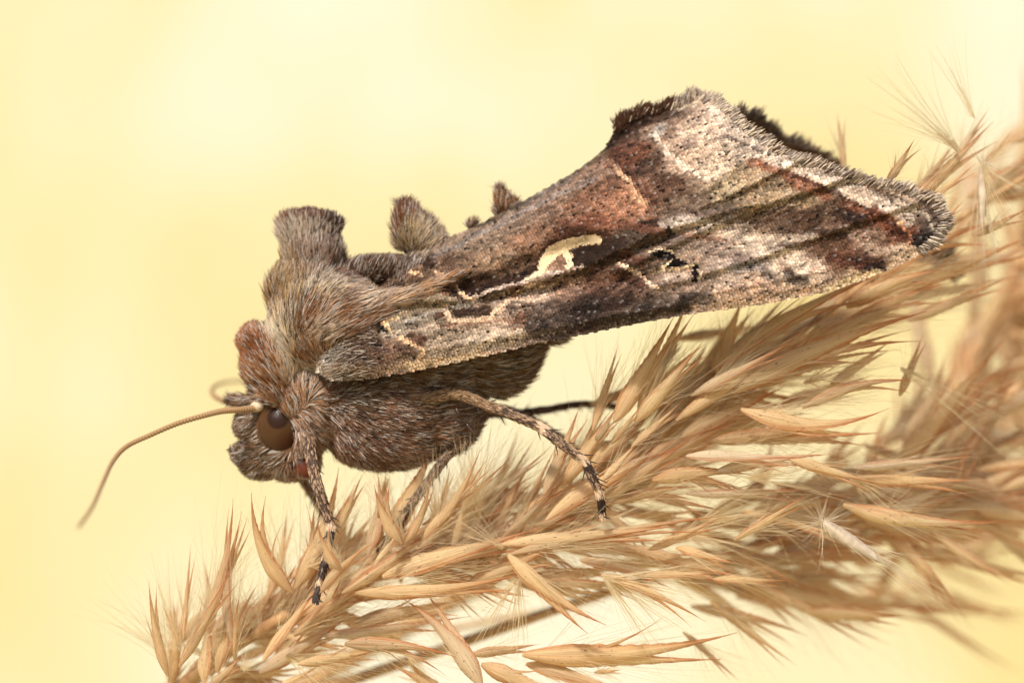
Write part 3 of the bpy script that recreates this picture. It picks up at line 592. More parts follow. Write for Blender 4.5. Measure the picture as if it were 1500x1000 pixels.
STROKES = [ ([(690,330),(745,305),(800,275),(860,239),(890,214)], 4, (92,74,50), 3, .8),  # points, half width, colour, softness, alpha
 ([(590,395),(700,342),(800,292),(870,262)], 3, (134,124,122), 4, .55), ([(560,425),(640,436),(690,438)], 2, (150,130,112), 3, .4),
 ([(598,374),(626,384)], 7, (66,38,26), 4, .9), ([(665,428),(700,432),(742,414),(782,398)], 7, (56,34,22), 6, .9), ([(785,385),(810,358),(850,340),(885,346)], 4, (84,50,28), 6, .8),  # long dark stroke above the vein: shade of the hollow put into the pigment
 ([(845,375),(880,366),(905,356)], 9, (54,34,22), 6, .85), ([(575,386),(590,395),(614,403)], 2.6, (232,180,128), 1.5, .95), ([(636,400),(656,408),(666,418),(670,428),(684,437),(692,441)], 2.8, (232,184,134), 1.5, .95),
 ([(655,415),(650,425)], 8, (118,66,38), 4, .8), ([(668,456),(700,460),(712,456)], 6, (62,36,24), 4, .9), ([(640,462),(652,460)], 5, (110,58,38), 3, .8),
 ([(650,452),(655,464),(664,470),(690,472),(720,468),(745,440),(772,420)], 2.4, (216,176,140), 2, .8), ([(660,480),(760,468)], 3, (170,120,84), 4, .5),
 ([(690,436),(750,418),(800,402),(850,394)], 1.8, (206,178,156), 2, .85), ([(755,470),(768,458)], 3, (90,56,38), 3, .7), ([(750,425),(762,421)], 5, (116,72,46), 4, .8),
 ([(780,415),(800,418),(815,410)], 4, (190,158,132), 5, .5), ([(762,440),(790,436)], 8, (196,166,142), 6, .55), ([(690,500),(730,495),(760,485)], 7, (208,184,154), 7, .5), ([(740,455),(775,448)], 3, (76,48,34), 3, .7),
 ([(533,471),(548,473)], 5, K, 1.5, 1), ([(553,480),(566,485)], 5, K, 1.5, 1), ([(546,462),(557,468),(566,478),(572,488)], 3, (232,192,138), 1.5, .95), ([(548,511),(554,508)], 5, K, 2, 1),
 ([(586,496),(604,504),(616,510),(620,516),(616,522)], 2.8, (228,178,122), 1.5, .95), ([(600,488),(616,500)], 7, (98,54,32), 4, .8), ([(586,510),(604,516)], 7, (96,58,36), 5, .7), ([(560,470),(580,466)], 3, (214,178,124), 3, .7),
 ([(953,372),(972,376),(978,380)], 5.5, K, 1.5, 1), ([(972,390),(984,386),(996,390)], 4.5, K, 1.5, 1), ([(1011,396),(1009,408)], 5.5, K, 2, 1), ([(957,398),(968,391),(980,382)], 1.7, (238,204,150), 1, 1), ([(957,398),(985,396),(1008,391)], 1.7, (238,204,150), 1, 1),
 ([(946,372),(960,366),(978,372)], 1.5, (224,194,160), 1.5, .8), ([(1017,400),(1016,410)], 2.5, (226,192,158), 2, .8), ([(970,403),(998,408)], 6, (196,168,148), 5, .6),
 ([(902,388),(918,396),(934,406),(946,418),(956,423)], 2.4, (226,186,152), 1.5, .95), ([(912,378),(932,386)], 7, (112,60,38), 5, .75), ([(912,405),(935,420)], 6, (98,56,38), 5, .8),
 ([(850,455),(885,450),(915,440)], 7, (46,32,27), 6, .8), ([(930,455),(1000,447),(1030,442)], 7, (66,52,46), 5, .7), ([(870,470),(930,460)], 5, (70,54,46), 6, .6),
 ([(893,232),(903,250),(916,262)], 3.4, (226,176,130), 2, .9), ([(922,268),(928,280),(926,290)], 3, (222,172,124), 2.5, .7), ([(934,292),(944,300)], 4, (224,170,118), 3, .8), ([(905,236),(925,262),(945,286),(952,300)], 4, (92,48,28), 4, .7),
 ([(900,215),(894,240)], 6, (96,50,28), 5, .8), ([(945,322),(985,342),(1040,352),(1084,358)], 3.5, (158,94,56), 4, .7), ([(938,332),(955,330),(980,342)], 5, (50,34,26), 5, .85),
 ([(985,335),(1040,342),(1085,358),(1120,375),(1150,400)], 6, (208,184,162), 9, .55), ([(1110,355),(1180,350)], 4, (222,194,168), 5, .6), ([(1108,358),(1128,372),(1146,396),(1158,408)], 4.5, (122,68,42), 4, .85),
 ([(1145,408),(1165,412)], 7, (58,48,46), 6, .8), ([(1112,402),(1125,412)], 6, (70,62,62), 6, .6), ([(1088,225),(1112,233),(1150,252),(1188,268),(1222,286),(1256,302),(1282,310)], 5.5, (228,200,180), 4, .9),
 ([(1094,240),(1120,250),(1150,262)], 5, (160,90,50), 5, .8), ([(1150,268),(1180,278),(1200,290)], 7, (150,82,44), 6, .85), ([(1236,300),(1268,318),(1285,332)], 9, (138,74,40), 7, .85), ([(1218,312),(1240,322)], 6, (44,28,20), 6, .8),
 ([(1280,308),(1298,322),(1310,338)], 2.6, (232,178,126), 1.5, .95), ([(1310,338),(1318,350),(1320,360)], 2, (216,128,72), 1.5, .95), ([(1290,335),(1312,355)], 6, (100,48,24), 5, .8), ([(1290,315),(1320,330),(1330,350)], 4, (130,72,42), 4, .8),
 ([(1210,378),(1240,388),(1262,398)], 6, (92,46,30), 5, .8), ([(1262,392),(1280,395)], 6, (62,44,42), 5, .8), ([(1330,355),(1350,358)], 8, (48,40,42), 6, .85), ([(1240,345),(1268,372),(1290,372)], 5, (196,160,132), 7, .6),
 ([(1062,200),(1100,222),(1130,236)], 1.6, (92,72,64), 2, .7), ([(1170,246),(1200,262),(1240,276),(1270,287),(1300,306),(1322,322)], 2.2, (70,50,44), 2, .85), ([(1180,242),(1240,264),(1290,280),(1330,305)], 3.5, (196,166,136), 3, .7),
 ([(1000,214),(1015,206)], 5, (150,120,112), 5, .6), ([(1040,166),(1056,172)], 4, (96,72,62), 4, .6), ([(905,180),(940,172),(1000,152)], 9, (70,46,34), 8, .85), ([(955,195),(975,182)], 5, (170,164,158), 4, .6), ([(1000,148),(1030,140),(1060,160)], 8, (204,178,150), 7, .7),
 ([(920,235),(945,215)], 8, (130,72,42), 8, .6), ([(940,250),(990,280),(1020,265)], 8, (100,66,48), 8, .5), ([(1020,325),(1080,300),(1160,262)], 1.5, (110,82,60), 2, .55), ([(1080,325),(1160,297),(1225,272)], 1.5, (92,66,50), 2, .6),
 ([(1100,330),(1180,312),(1230,292)], 5, (86,56,40), 7, .7), ([(1030,310),(1060,298),(1100,282)], 1.4, (120,90,64), 1.5, .5), ([(1160,350),(1230,335),(1275,312)], 1.6, (60,38,28), 2, .7), ([(1200,330),(1260,350)], 5, (150,112,88), 8, .4),
 ([(1200,428),(1265,403),(1275,402)], 4, (240,208,160), 2, .85), ([(1060,452),(1120,446)], 4, (222,182,142), 5, .7),
 ([(476,470),(500,468)], 6, (84,64,52), 6, .7), ([(452,490),(462,530),(480,552)], 7, (206,192,178), 6, .8), ([(500,520),(530,524)], 6, (96,72,56), 6, .6), ([(470,548),(560,542),(640,530)], 5, (176,140,100), 6, .5),
 ([(598,535),(650,528),(700,516)], 4, (214,178,128), 4, .7)]
YMARK = ([(766,412),(778,406),(790,400),(796,384),(808,370),(826,360),(846,354),(868,352),(875,354)], [0.5,2.5,5,7.5,9,8,6.5,6.5,4.5])
YBR = ([(824,366),(831,378),(833,388),(828,394)], [6,4.5,4,3])
STROKES += [([(595,487),(660,475),(705,469)], 2, (120,66,44), 2, .7), ([(590,472),(650,454),(700,441)], 1.6, (176,164,156), 2, .7), ([(560,492),(640,479)], 3, (196,174,152), 4, .6),
 ([(652,460),(656,468),(674,472),(716,466),(724,456),(745,437),(765,424),(776,418),(794,420)], 2.2, (226,186,150), 1.5, .9), ([(750,476),(762,470)], 7, (140,92,64), 5, .7), ([(775,480),(830,463)], 7, (58,46,40), 6, .7),
 ([(820,450),(900,436)], 5, (72,54,46), 6, .6), ([(870,324),(915,330),(962,342)], 5, (132,74,46), 5, .7), ([(965,331),(1000,326),(1030,334),(1060,349),(1100,354)], 4, (212,190,172), 8, .5),
 ([(1100,356),(1130,370),(1162,395)], 7, (216,192,170), 8, .7), ([(1062,396),(1112,390)], 5, (150,142,146), 6, .6), ([(1010,446),(1100,433),(1170,427)], 5, (212,172,140), 5, .7), ([(998,440),(1030,437)], 8, (58,46,42), 5, .75),
 ([(1040,160),(1075,195),(1100,215),(1140,238),(1200,258),(1262,290),(1318,326)], 6, (216,192,174), 6, .75), ([(1080,185),(1130,218),(1190,240),(1250,262)], 4, (134,128,134), 5, .6),
 ([(1062,201),(1088,214),(1110,226)], 1.4, (84,64,58), 1.5, .8), ([(960,195),(975,225),(1000,248),(1030,265)], 3, (232,208,186), 3, .75), ([(1030,265),(1060,250),(1085,232)], 3, (220,192,168), 4, .5),
 ([(700,446),(760,428),(830,406),(900,398)], 1.6, (92,64,48), 2, .7), ([(590,404),(620,410),(650,400)], 3, (92,60,44), 4, .5), ([(690,318),(760,296),(830,262)], 4, (120,112,112), 4, .4),  # dark line below the main vein is painted shade, for depth
 ([(1150,262),(1230,292),(1290,330),(1318,352)], 2, (88,46,28), 3, .8), ([(1225,285),(1262,306)], 3, (240,214,190), 2, .7), ([(1300,300),(1340,318),(1352,345)], 2, (210,190,166), 3, .6)]
def wing_col(px, py):
    # vein-aligned coordinates
    a = math.radians(-22); u = px * math.cos(a) + py * math.sin(a); v = -px * math.sin(a) + py * math.cos(a)
    wx = px + 6 * (vnoise(px / 12, py / 12, 31) - .5); wy = py + 6 * (vnoise(px / 14, py / 14, 32) - .5)
    cu, cv = CW[:, 0] * math.cos(a) + CW[:, 1] * math.sin(a), -CW[:, 0] * math.sin(a) + CW[:, 1] * math.cos(a)
    uu = wx * math.cos(a) + wy * math.sin(a); vv = -wx * math.sin(a) + wy * math.cos(a)
    c = interp(uu * .75, vv * 1.25, np.column_stack([cu * .75, cv * 1.25, CW[:, 2:]]), 5, power=2.6)
    c = lin(c); fine = np.zeros(px.shape)
    for pts_, w, cc, soft, al in STROKES:
        hard = soft <= 1.5
        d = segdist(px if hard else wx, py if hard else wy, pts_) - w
        d = d + (1.2 if hard else 3.0) * (vnoise(px / 3.2, py / 3.2, 41) - .5)
        m = np.clip(1 - d / max(soft * .7, .8), 0, 1)[:, None] * al
        c = c * (1 - m) + lin(cc) * m
        if w < 4.6 and sum(cc) > 480: fine = np.maximum(fine, m[:, 0])
    wing_col.fine = fine
    d = np.minimum(segdist(px, py, *YMARK), segdist(px, py, *YBR))
    fill = (px > 790) & (px < 830) & (py > 370) & (py < 398) & (d > 0)
    c[fill] = c[fill] * .4 + lin((178, 128, 92)) * .6
    m = np.clip(1 - d / .8, 0, 1)[:, None]; c = c * (1 - m) + lin((250, 228, 176)) * m
    return c, m[:, 0] > .5
def in_wing(px, py):
    return (py > np.interp(px, TOPX, TOPY)) & (py < np.interp(px, BOTX, BOTY)) & (px > 442) & (px < 1369)
def wdir(px, py):
    t = np.clip((py - np.interp(px, TOPX, TOPY)) / np.maximum(np.interp(px, BOTX, BOTY) - np.interp(px, TOPX, TOPY), 5), 0, 1)
    ang = np.radians(np.interp(px, [450, 800, 1000, 1350], [26, 26, 30, 14]) * (1 - t) + np.interp(px, [450, 900, 1200, 1350], [12, 9, -2, -25][:4]) * 0 + 10 * t - np.clip((px - 1050) / 300, 0, 1) * t * 4)
    return np.cos(ang), -np.sin(ang)
def build_wing(side):
    """side -1: the wing towards the camera; +1: the other one, folded a little further back"""
    offx, offy = (0, 0) if side < 0 else (70, 20)
    def place(px, py, y):
        p = atn(px, py, 0 * px); yy = y if side < 0 else 2 * YC - y
        oy = np.interp(px, [960, 1020, 1070, 1120, 1150, 1185, 1215, 1250, 1370], [30, 30, 14, -10, -24, -18, 6, 45, 60]) - 90 * np.clip((py - np.interp(px, TOPX, TOPY)) / 150, 0, 1) if side > 0 else 0 * px
        return np.stack([p[:, 0] + offx / 100, yy, p[:, 2] - oy / 100], 1)
    # membrane
    nu, nv = 150, 46
    xs = np.linspace(443, 1368, nu); PX = np.repeat(xs, nv); tt = np.tile(np.linspace(0, 1, nv), nu)
    PY = np.interp(PX, TOPX, TOPY) * (1 - tt) + np.interp(PX, BOTX, BOTY) * tt
    Vm = place(PX, PY, wing_y(PX, PY) + .03)
    i, j = np.meshgrid(np.arange(nu - 1), np.arange(nv - 1), indexing='ij'); a = (i * nv + j).ravel()
    Fm = np.stack([a, a + nv, a + nv + 1, a + 1], 1)
    w = link('forewing', uni_mesh('forewing', Vm, Fm, smooth=True), M_MEMB, moth)
    # overlapping scales in staggered rows
    sp = 2.9 if side < 0 else 5.0
    kz = 1.0 if side < 0 else 1.7
    gu, gv = np.meshgrid(np.arange(-700, 700, 4.2 * kz), np.arange(-500, 500, 3.3 * kz), indexing='ij'); gv[1::2] += 1.65 * kz
    gu = gu + 3.0 * (vnoise(gu / 40, gv / 30, 71) - .5) * kz; ra = math.radians(-22)
    px = 900 + gu * math.cos(ra) - gv * math.sin(ra); py = 350 + gu * math.sin(ra) + gv * math.cos(ra); px, py = px.ravel(), py.ravel()
    if side < 0:                                      # the pale mark is made of smaller, denser scales
        mx_, my_ = np.meshgrid(np.arange(730, 884, 1.9), np.arange(340, 430, 1.9)); mx_, my_ = mx_.ravel(), my_.ravel()
        dm = np.minimum(segdist(mx_, my_, *YMARK), segdist(mx_, my_, *YBR)); q_ = dm < -.2
        dg_ = np.minimum(segdist(px, py, *YMARK), segdist(px, py, *YBR)); px, py = px[dg_ > -1.5], py[dg_ > -1.5]
        nb = len(px); px = np.concatenate([px, mx_[q_]]); py = np.concatenate([py, my_[q_]])
    else: nb = len(px)
    small = np.arange(len(px)) >= nb
    px = px + rng.uniform(-.5, .5, px.shape); py = py + rng.uniform(-.5, .5, py.shape)
    k = in_wing(px, py) & (rng.random(px.shape) > .004); px, py, small = px[k], py[k], small[k]
    n = len(px)
    col, ym = wing_col(px, py)
    col[small] = lin((252, 230, 188)) * .93; ym = small | ym; col[ym & ~small] = lin((196, 160, 120))
    dx, dy = wdir(px, py); ja = rng.normal(0, .10, n); dx, dy = dx * np.cos(ja) - dy * np.sin(ja), dx * np.sin(ja) + dy * np.cos(ja)
    u = rng.random(n); br = rng.normal(1, .20, (n, 1)).clip(.4, 1.6)
    ca, sa = math.cos(math.radians(-20)), math.sin(math.radians(-20)); us, vs = px * ca + py * sa, -px * sa + py * ca
    mot = vnoise(us / 9, vs / 3.2, 51) * .5 + vnoise(us / 26, vs / 5, 52) * .3 + vnoise(us / 5, vs / 5, 53) * .2
    mot = np.clip((mot - .5) * 1.5 + .5, 0, 1); fine_ = wing_col.fine; mot = mot * (1 - .8 * fine_) + .62 * .8 * fine_
    line = np.clip(1 - np.abs(vnoise(us / 60, vs / 7, 54) - .5) / .035, 0, 1) * (vnoise(us / 20, vs / 9, 55) > .45)
    nc = col * np.where(ym[:, None], 1 + (br - 1) * .2, br * (0.50 + 1.05 * mot[:, None])) * (1 - .45 * line[:, None] * (~ym)[:, None])
    wht = (u < .02 + .10 * (mot > .6)) & ~ym; nc[wht] = nc[wht] * .78 + lin((190, 182, 184)) * .22
    drk = (u > .975 - .05 * (mot < .3)) & ~ym; nc[drk] *= .28
    rdd = (u > .5) & (u < .58) & ~ym; nc[rdd] *= np.array([1.18, 1.0, .88])
    nc = nc * np.where(ym[:, None], 1.0, 1.0) ; lum = nc.mean(1, keepdims=True); nc = np.where(ym[:, None], nc, nc * (lum / .16).clip(.2, 4) ** .08); lum = nc.mean(1, keepdims=True); nc = (lum + (nc - lum) * np.where(ym[:, None], 1, .70)) * np.where(ym[:, None], .98, np.array([.90, .86, .78])); nc = np.clip(nc, .006, .93)
    far = np.clip((px - 900) / 450, 0, 1)
    Ls = rng.uniform(7.4, 9.4, n) * (1 - .1 * far); Ws = rng.uniform(1.9, 2.35, n)
    Ls[small] *= .5; Ws[small] *= .75
    if side > 0: Ls, Ws = Ls * 1.6, Ws * 1.6
    # template: along, across, lift ; six-sided scale with a blunt outer end, cupped along the middle
    T = [(-.45, 0, .0), (-.1, -.9, .012), (.42, -.85, .030), (.55, 0, .045), (.42, .85, .030), (-.1, .9, .012)]
    Vs, lif = [], rng.uniform(.8, 1.5, n)
    y0 = wing_y(px, py)
    for (s, t, h) in T:
        X = px + dx * s * Ls - dy * t * Ws; Y = py + dy * s * Ls + dx * t * Ws
        dep = wing_y(X, Y) - .004 - h * 1.25 * lif - .008 * small + rng.uniform(-.003, .003, n)
        Vs.append(place(X, Y, dep))
    Vs = np.stack(Vs, 1).reshape(-1, 3)
    b = np.arange(n) * 6
    Fs = np.stack([b, b + 1, b + 2, b + 3, b + 4, b + 5], 1)
    if side > 0: Fs = Fs[:, ::-1]
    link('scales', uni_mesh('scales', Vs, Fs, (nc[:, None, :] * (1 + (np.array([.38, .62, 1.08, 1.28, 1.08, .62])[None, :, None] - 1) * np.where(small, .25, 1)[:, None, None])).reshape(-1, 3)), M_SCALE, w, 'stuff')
    # soft hair over the wing root
    m0 = 3800; hx = 444 + 95 * rng.random(m0) ** 2.2; hy = rng.uniform(430, 560, m0)
    kx = in_wing(hx, hy); hx, hy = hx[kx], hy[kx]; m0 = len(hx); hc, _ = wing_col(hx, hy)
    an = rng.normal(np.interp(hx, [444, 550], [-.9, -.1]), .35, m0) ; ll = rng.uniform(12, 26, m0); ss = np.linspace(0, 1, 4)
    X = hx[:, None] + np.cos(an)[:, None] * ll[:, None] * ss; Y = hy[:, None] + .55 * np.sin(an)[:, None] * ll[:, None] * ss
    dep = wing_y(X.ravel(), Y.ravel()).reshape(m0, 4) - .03 - .09 * ss * rng.uniform(.2, 1, (m0, 1))
    Pq = place(X.ravel(), Y.ravel(), dep.ravel()).reshape(m0, 4, 3)
    uq = rng.random(m0); hc = hc * rng.uniform(.5, 1.3, (m0, 1)); hc[uq < .22] = lin((200, 186, 170)); hc[uq > .8] *= .35; hc = hc * .85
    link('root_hair', curves('root_hair', Pq, np.outer(rng.uniform(.7, 1.2, m0) * .0065, [.8, 1, .9, .3]), np.clip(hc, .01, .85)), M_FUR, w, 'stuff')
    # fringe: long narrow scales along the outer and inner margin
    OUT = catmull([(903,186,0),(915,168,0),(940,158,0),(975,150,0),(1005,140,0),(1025,134,0),(1052,146,0),(1072,166,0),(1100,194,0),(1150,229,0),(1200,246,0),(1250,265,0),(1300,277,0),(1345,292,0),(1364,312,0),(1368,338,0),(1352,360,0),(1335,374,0)], 400)[:, :2]
    P, R, C = [], [], []
    m_ = 4600
    uu = rng.random(m_) * 399; ii = uu.astype(int); f = (uu - ii)[:, None]
    q = OUT[ii] * (1 - f) + OUT[np.minimum(ii + 1, 399)] * f
    tg = nrm(OUT[np.minimum(ii + 3, 399)] - OUT[np.maximum(ii - 3, 0)]); no = np.stack([tg[:, 1], -tg[:, 0]], 1)
    s0 = uu / 399
    row = rng.random(m_) * (.6 if side < 0 else 1)
    # direction: outwards mixed with the wing's own direction
    lean = np.interp(s0, [0, .2, .35, .6, 1], [.9, 1.0, .8, 1.6, .8])[:, None]
    dd = nrm(no + np.stack([0.9 + 0 * s0, -.25 + 0 * s0], 1) * lean + rng.normal(0, .2, (m_, 2)))
    ln = np.interp(s0, [0, .1, .25, .4, .75, .9, 1], [14, 15, 15, 10, 13, 14, 6]) * rng.uniform(.5, 1.15, m_) * (.72 + .5 * np.abs(np.sin(s0 * 42))) * (1 if side < 0 else 1.5)
    inset = row * 19 - 2
    st_ = q - no * inset[:, None]
    kpts = 4; ss = np.linspace(0, 1, kpts)
    wave = np.sin(s0 * 130) * .5 + .5
    X = st_[:, 0:1] + dd[:, 0:1] * ln[:, None] * ss; Y = st_[:, 1:2] + dd[:, 1:2] * ln[:, None] * ss
    base_y = wing_y(st_[:, 0], st_[:, 1])
    pos = place(X.ravel(), Y.ravel(), np.repeat(base_y, kpts) - .03 - .04 * np.tile(ss, m_) + np.repeat(rng.uniform(-.05, .05, m_), kpts)).reshape(m_, kpts, 3)
    dark = lin((104, 78, 62)); pale = lin((222, 202, 178)); grey = lin((170, 156, 146)); brown = lin((84, 54, 36))
    g = np.interp(s0, [0, .22, .3, .45, .6, 1], [0, .2, 1.2, .8, .7, .5]) + (wave - .5) * .25 + rng.normal(0, .32, m_)
    g2 = rng.random((m_, 1)) + (g[:, None] - .5) * .45; cc = np.where(g2 > .56, pale, np.where(g2 > .33, grey, dark)); cc = np.where((s0 < .2)[:, None] & (g < .5)[:, None], brown, cc)
    if side > 0: cc = cc * .0 + lin((104, 78, 54)) * rng.uniform(.4, 1.2, (m_, 1))  # far fringe in plain darker brown, its shade put into the colour
    cc = np.clip(cc * rng.uniform(.55, 1.25, (m_, 1)), .01, .85)
    cd = curves('fringe', pos, np.outer(rng.uniform(.6, 1.2, m_) * .0078, np.array([.7, 1, .95, .3])), cc)
    link('fringe', cd, M_FUR, w, 'stuff')
    return w
wing_near = build_wing(-1)
build_wing(1)

# tegula: the long hair flap over each wing base
def tegula(side):
    out = [(440,452),(470,425),(520,432),(580,428),(650,408)], [(448,500),(500,500),(540,478),(590,448),(652,412)]
    n = 18; up = catmull([(x, y, 0) for x, y in out[0]], n); lo = catmull([(x, y, 0) for x, y in out[1]], n)
    V, F = [], []
    for i in range(n):
        for j in range(6):
            t = j / 5; x, y = up[i, 0] * (1 - t) + lo[i, 0] * t, up[i, 1] * (1 - t) + lo[i, 1] * t
            yy = min(wing_y(np.array([x]), np.array([y]))[0], YC - .96 + .25 * abs(x - 480) / 60 * (x < 480)) - .06 - .08 * math.sin(math.pi * t)
            p = at(x, y, 0); V.append((p.x, yy if side < 0 else 2 * YC - yy, p.z))
    for i in range(n - 1):
        for j in range(5):
            a = i * 6 + j; F.append((a, a + 6, a + 7, a + 1) if side > 0 else (a, a + 1, a + 7, a + 6))
    m = mesh('tegula', V, F); o = link('tegula', m, M_CORE, moth)
    pts, nn = sample(m, 13000); nn[:] = nn * np.sign((nn[:, 1:2] * side)); 
    TF = np.array([(450,455,.5,-.8,26,.15),(460,490,.8,-.6,30,.15),(500,450,.9,-.3,38,.12),(520,480,.85,-.5,38,.12),(580,440,.95,-.3,42,.1),(640,415,.95,-.35,40,.08)], float)
    TC = np.array([(448,455,120,80,50),(470,435,190,172,150),(485,460,140,98,68),(500,480,150,112,84),(470,485,180,158,138),(520,445,192,172,152),(560,440,176,148,122),(540,468,128,92,64),(600,432,160,124,88),(640,416,150,108,72),(500,440,170,146,128),(510,492,118,86,62)], float)
    fur('tegula_fur', pts, nn, o, flow=lambda x, y: interp(x, y, TF, 10), colr=lambda x, y: interp(x, y, TC, 6), jitter=.12, white=.18)
tegula(-1); tegula(1)

# ------------------------------------------------------------------ legs, antennae
M_LEG = noise_mat('leg_skin_material', lin((80, 58, 42)), lin((120, 92, 66)), 6)
def leg(path, rads, bands, length=10, n=2600, spines=16):
    """path of (px,py,depth); bands: list of (u0,u1,colour)"""
    P = catmull([at(*p) for p in path], 60); R = np.interp(np.linspace(0, 1, 60), np.linspace(0, 1, len(rads)), rads) / 100 * .76
    o = tube('leg', P, list(R * .8), M_LEG, moth, 10)
    u = rng.random(n); x = u * 59; i = np.minimum(x.astype(int), 58); f = (x - i)[:, None]
    c = P[i] * (1 - f) + P[i + 1] * f; t = nrm(P[i + 1] - P[i]); r = R[i]
    a = nrm(np.cross(t, [[.1, 1, .1]])); b = np.cross(t, a); q = rng.random(n) * 6.283
    nn_ = a * np.cos(q)[:, None] + b * np.sin(q)[:, None]
    p0 = c + nn_ * (r * .75)[:, None]
    L = length / 100 * rng.uniform(.6, 1.2, n); s = np.linspace(0, 1, 3)
    Pc = p0[:, None] + t[:, None] * (L[:, None] * s)[..., None] + nn_[:, None] * (L[:, None] * s * rng.uniform(.05, .26, (n, 1)))[..., None]
    col = np.zeros((n, 3))
    mix = rng.random(n)
    col[:] = lin((168, 136, 104)); col[mix < .5] = lin((78, 54, 40))
    for (u0, u1, cc, al) in bands:
        k = (u >= u0) & (u < u1) & (rng.random(n) < al); col[k] = lin(cc)
    col = np.clip(col * rng.uniform(.65, 1.2, (n, 1)), .005, .85)
    link('leg_scales', curves('leg_scales', Pc, np.outer(rng.uniform(.8, 1.2, n) * .0105, [.8, 1.1, .4]), col), M_FUR, o, 'stuff')
    if spines:
        k = spines; x = np.linspace(.08, .97, k) * 59; i = np.minimum(x.astype(int), 58)
        t = nrm(P[i + 1] - P[i]); sd = rng.choice([-1, 1], k, p=[.3, .7])[:, None]; a = nrm(np.cross(t, [[0, 1, 0]])) * sd
        a = np.where(rng.random((k, 1)) < .8, a, -a)
        p0 = P[i] + a * R[i][:, None] * .6; s = np.linspace(0, 1, 3)
        Ps = p0[:, None] + (t * .75 + a * .65)[:, None] * (.20 * rng.uniform(.6, 1.1, (k, 1)) * s)[..., None]
        link('spines', curves('spines', Ps, np.outer(np.ones(k) * .011, [1, .8, .1]), np.tile(lin((52, 36, 26)), (k, 1))), M_FUR, o, 'stuff')
    # claws
    e = Vector(P[-1]); d = Vector(nrm(P[-1] - P[-4]))
    for sg in (-1, 1):
        side = Vector((0, sg, 0)); pts_ = [e + d * (.02 * q) + side * (.02 * q) + Vector((.012 * q * q * .6, 0, 0)) for q in range(5)]
        tube('claw', pts_, [.02, .017, .013, .008, .002], M_CLAW, o, 6)
M_CLAW = noise_mat('claw_material', lin((44, 28, 20)), lin((66, 42, 30)), 8, rough=.3, spec=.5)
CR, DK = (222, 190, 156), (52, 36, 28)
leg([(452,640,.2),(460,690,.05),(468,720,-.05),(480,757,-.1),(484,775,-.15),(480,805,-.2),(470,848,-.25),(464,874,-.3)], [13,11,10.5,9.5,6.5,6.5,6,5],
    [(.46,.54,CR,.9),(.54,.62,DK,.9),(.70,.74,CR,.8),(.75,.83,DK,.85),(.84,.87,CR,.85),(.88,1.0,DK,.85)])
leg([(575,592,.22),(630,582,.14),(670,578,-.02),(720,596,-.25),(784,622,-.42),(820,648,-.5),(853,674,-.5),(868,700,-.5),(878,724,-.48),(882,752,-.42)], [15,13,10,10,9.5,8.5,8.5,7,6.5,5.5],
    [(0,.34,(142,112,82),.7),(.435,.475,CR,.85),(.62,.67,CR,.9),(.67,.78,DK,.6),(.82,.88,CR,.85),(.88,.965,DK,.95),(.965,1,CR,.8)], n=4200, spines=26)
leg([(650,620,.6),(684,640,.6),(655,668,.6),(620,715,.6),(585,765,.6),(560,800,.6)], [9,10,9,8,7,5], [(.3,1,(96,70,50),.6)])
# far side legs
leg([(450,650,1.8),(440,690,2.1),(470,745,2.3),(500,800,2.2),(505,850,2.0)], [12,10,8,6,5], [(.5,.6,CR,.7)], n=1500)
leg([(600,610,1.8),(690,606,2.2),(770,604,2.5),(850,592,2.6),(905,596,2.4)], [12,10,8,6,5], [(0,1,(78,56,40),.8)], n=1500)
leg([(650,610,1.6),(740,600,2.1),(820,640,2.4),(880,690,2.2)], [11,9,7,5], [(.5,.6,CR,.7)], n=1200)
# short tibial spurs
for (x0, y0, x1, y1, d) in [(683,620,697,638,-.1),(801,488,810,500,-.5),(668,598,674,610,-.3)]:
    a, b = at(x0, y0, d), at(x1, y1, d - .05)
    tube('spur', [a.lerp(b, q / 5) for q in range(6)], [.035, .035, .033, .03, .02, .006], M_CLAW, moth, 6)

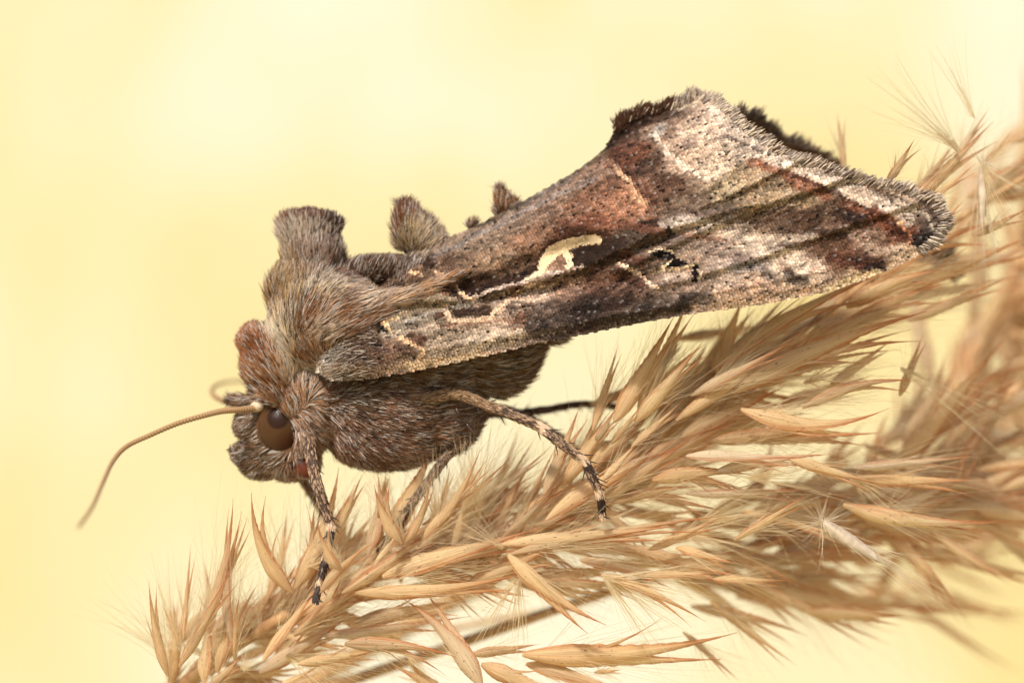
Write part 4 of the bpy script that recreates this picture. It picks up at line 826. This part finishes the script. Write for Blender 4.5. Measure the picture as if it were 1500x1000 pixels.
def antenna(path, r0, r1, nseg=86):
    P = catmull([at(*p) for p in path], nseg * 3 + 1); V, F, C = [], [], []
    sides = 10; up = Vector((0, 1, 0))
    n = len(P)
    for i in range(n):
        t = Vector(P[min(i + 1, n - 1)] - P[max(i - 1, 0)]).normalized(); a = t.cross(up).normalized(); b = t.cross(a)
        u = i / (n - 1); ph = i % 3
        r = (r0 * (1 - u) + r1 * u) / 100 * (1.12 if ph == 1 else (.95 if ph == 2 else .78))
        if u > .97: r *= max(.1, (1 - u) / .03)
        for k in range(sides):
            q = 2 * math.pi * k / sides; V.append(Vector(P[i]) + (a * math.cos(q) + b * math.sin(q)) * r)
            top = math.cos(q)
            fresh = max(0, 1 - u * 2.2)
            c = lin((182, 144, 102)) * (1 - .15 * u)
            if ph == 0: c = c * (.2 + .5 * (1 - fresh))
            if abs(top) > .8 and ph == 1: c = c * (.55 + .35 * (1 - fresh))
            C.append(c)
    for i in range(n - 1):
        for k in range(sides): F.append((i * sides + k, i * sides + (k + 1) % sides, (i + 1) * sides + (k + 1) % sides, (i + 1) * sides + k))
    link('antenna', uni_mesh('antenna', np.array([tuple(v) for v in V]), np.array(F), np.array(C), smooth=True), M_ANT, moth)
M_ANT = attr_mat('antenna_material', .5, .3)
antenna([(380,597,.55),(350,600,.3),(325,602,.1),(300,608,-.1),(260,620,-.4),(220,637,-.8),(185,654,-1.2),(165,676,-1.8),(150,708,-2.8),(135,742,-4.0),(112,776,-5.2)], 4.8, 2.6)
antenna([(380,597,1.5),(350,592,2.0),(325,586,3.0),(312,578,3.8),(312,568,5.0),(330,560,6.5),(380,556,8.0)], 4.6, 2.4)
V, F = [], []; ellipsoid(V, F, (0, 0, 0), (.12, .10, .085), 10, rot=.3)
M_PALE = noise_mat('pale_scape_material', lin((190, 160, 128)), lin((226, 204, 178)), 8)
for sg in (1, -1):
    c = at(372, 596, 0); o = bpy.data.objects.new('antenna_base', mesh('antenna_base', V, F)); COL.objects.link(o); o.data.materials.append(M_PALE); o.parent = moth
    o.location = Vector((c.x, YC - sg * .46, c.z)) - moth.location
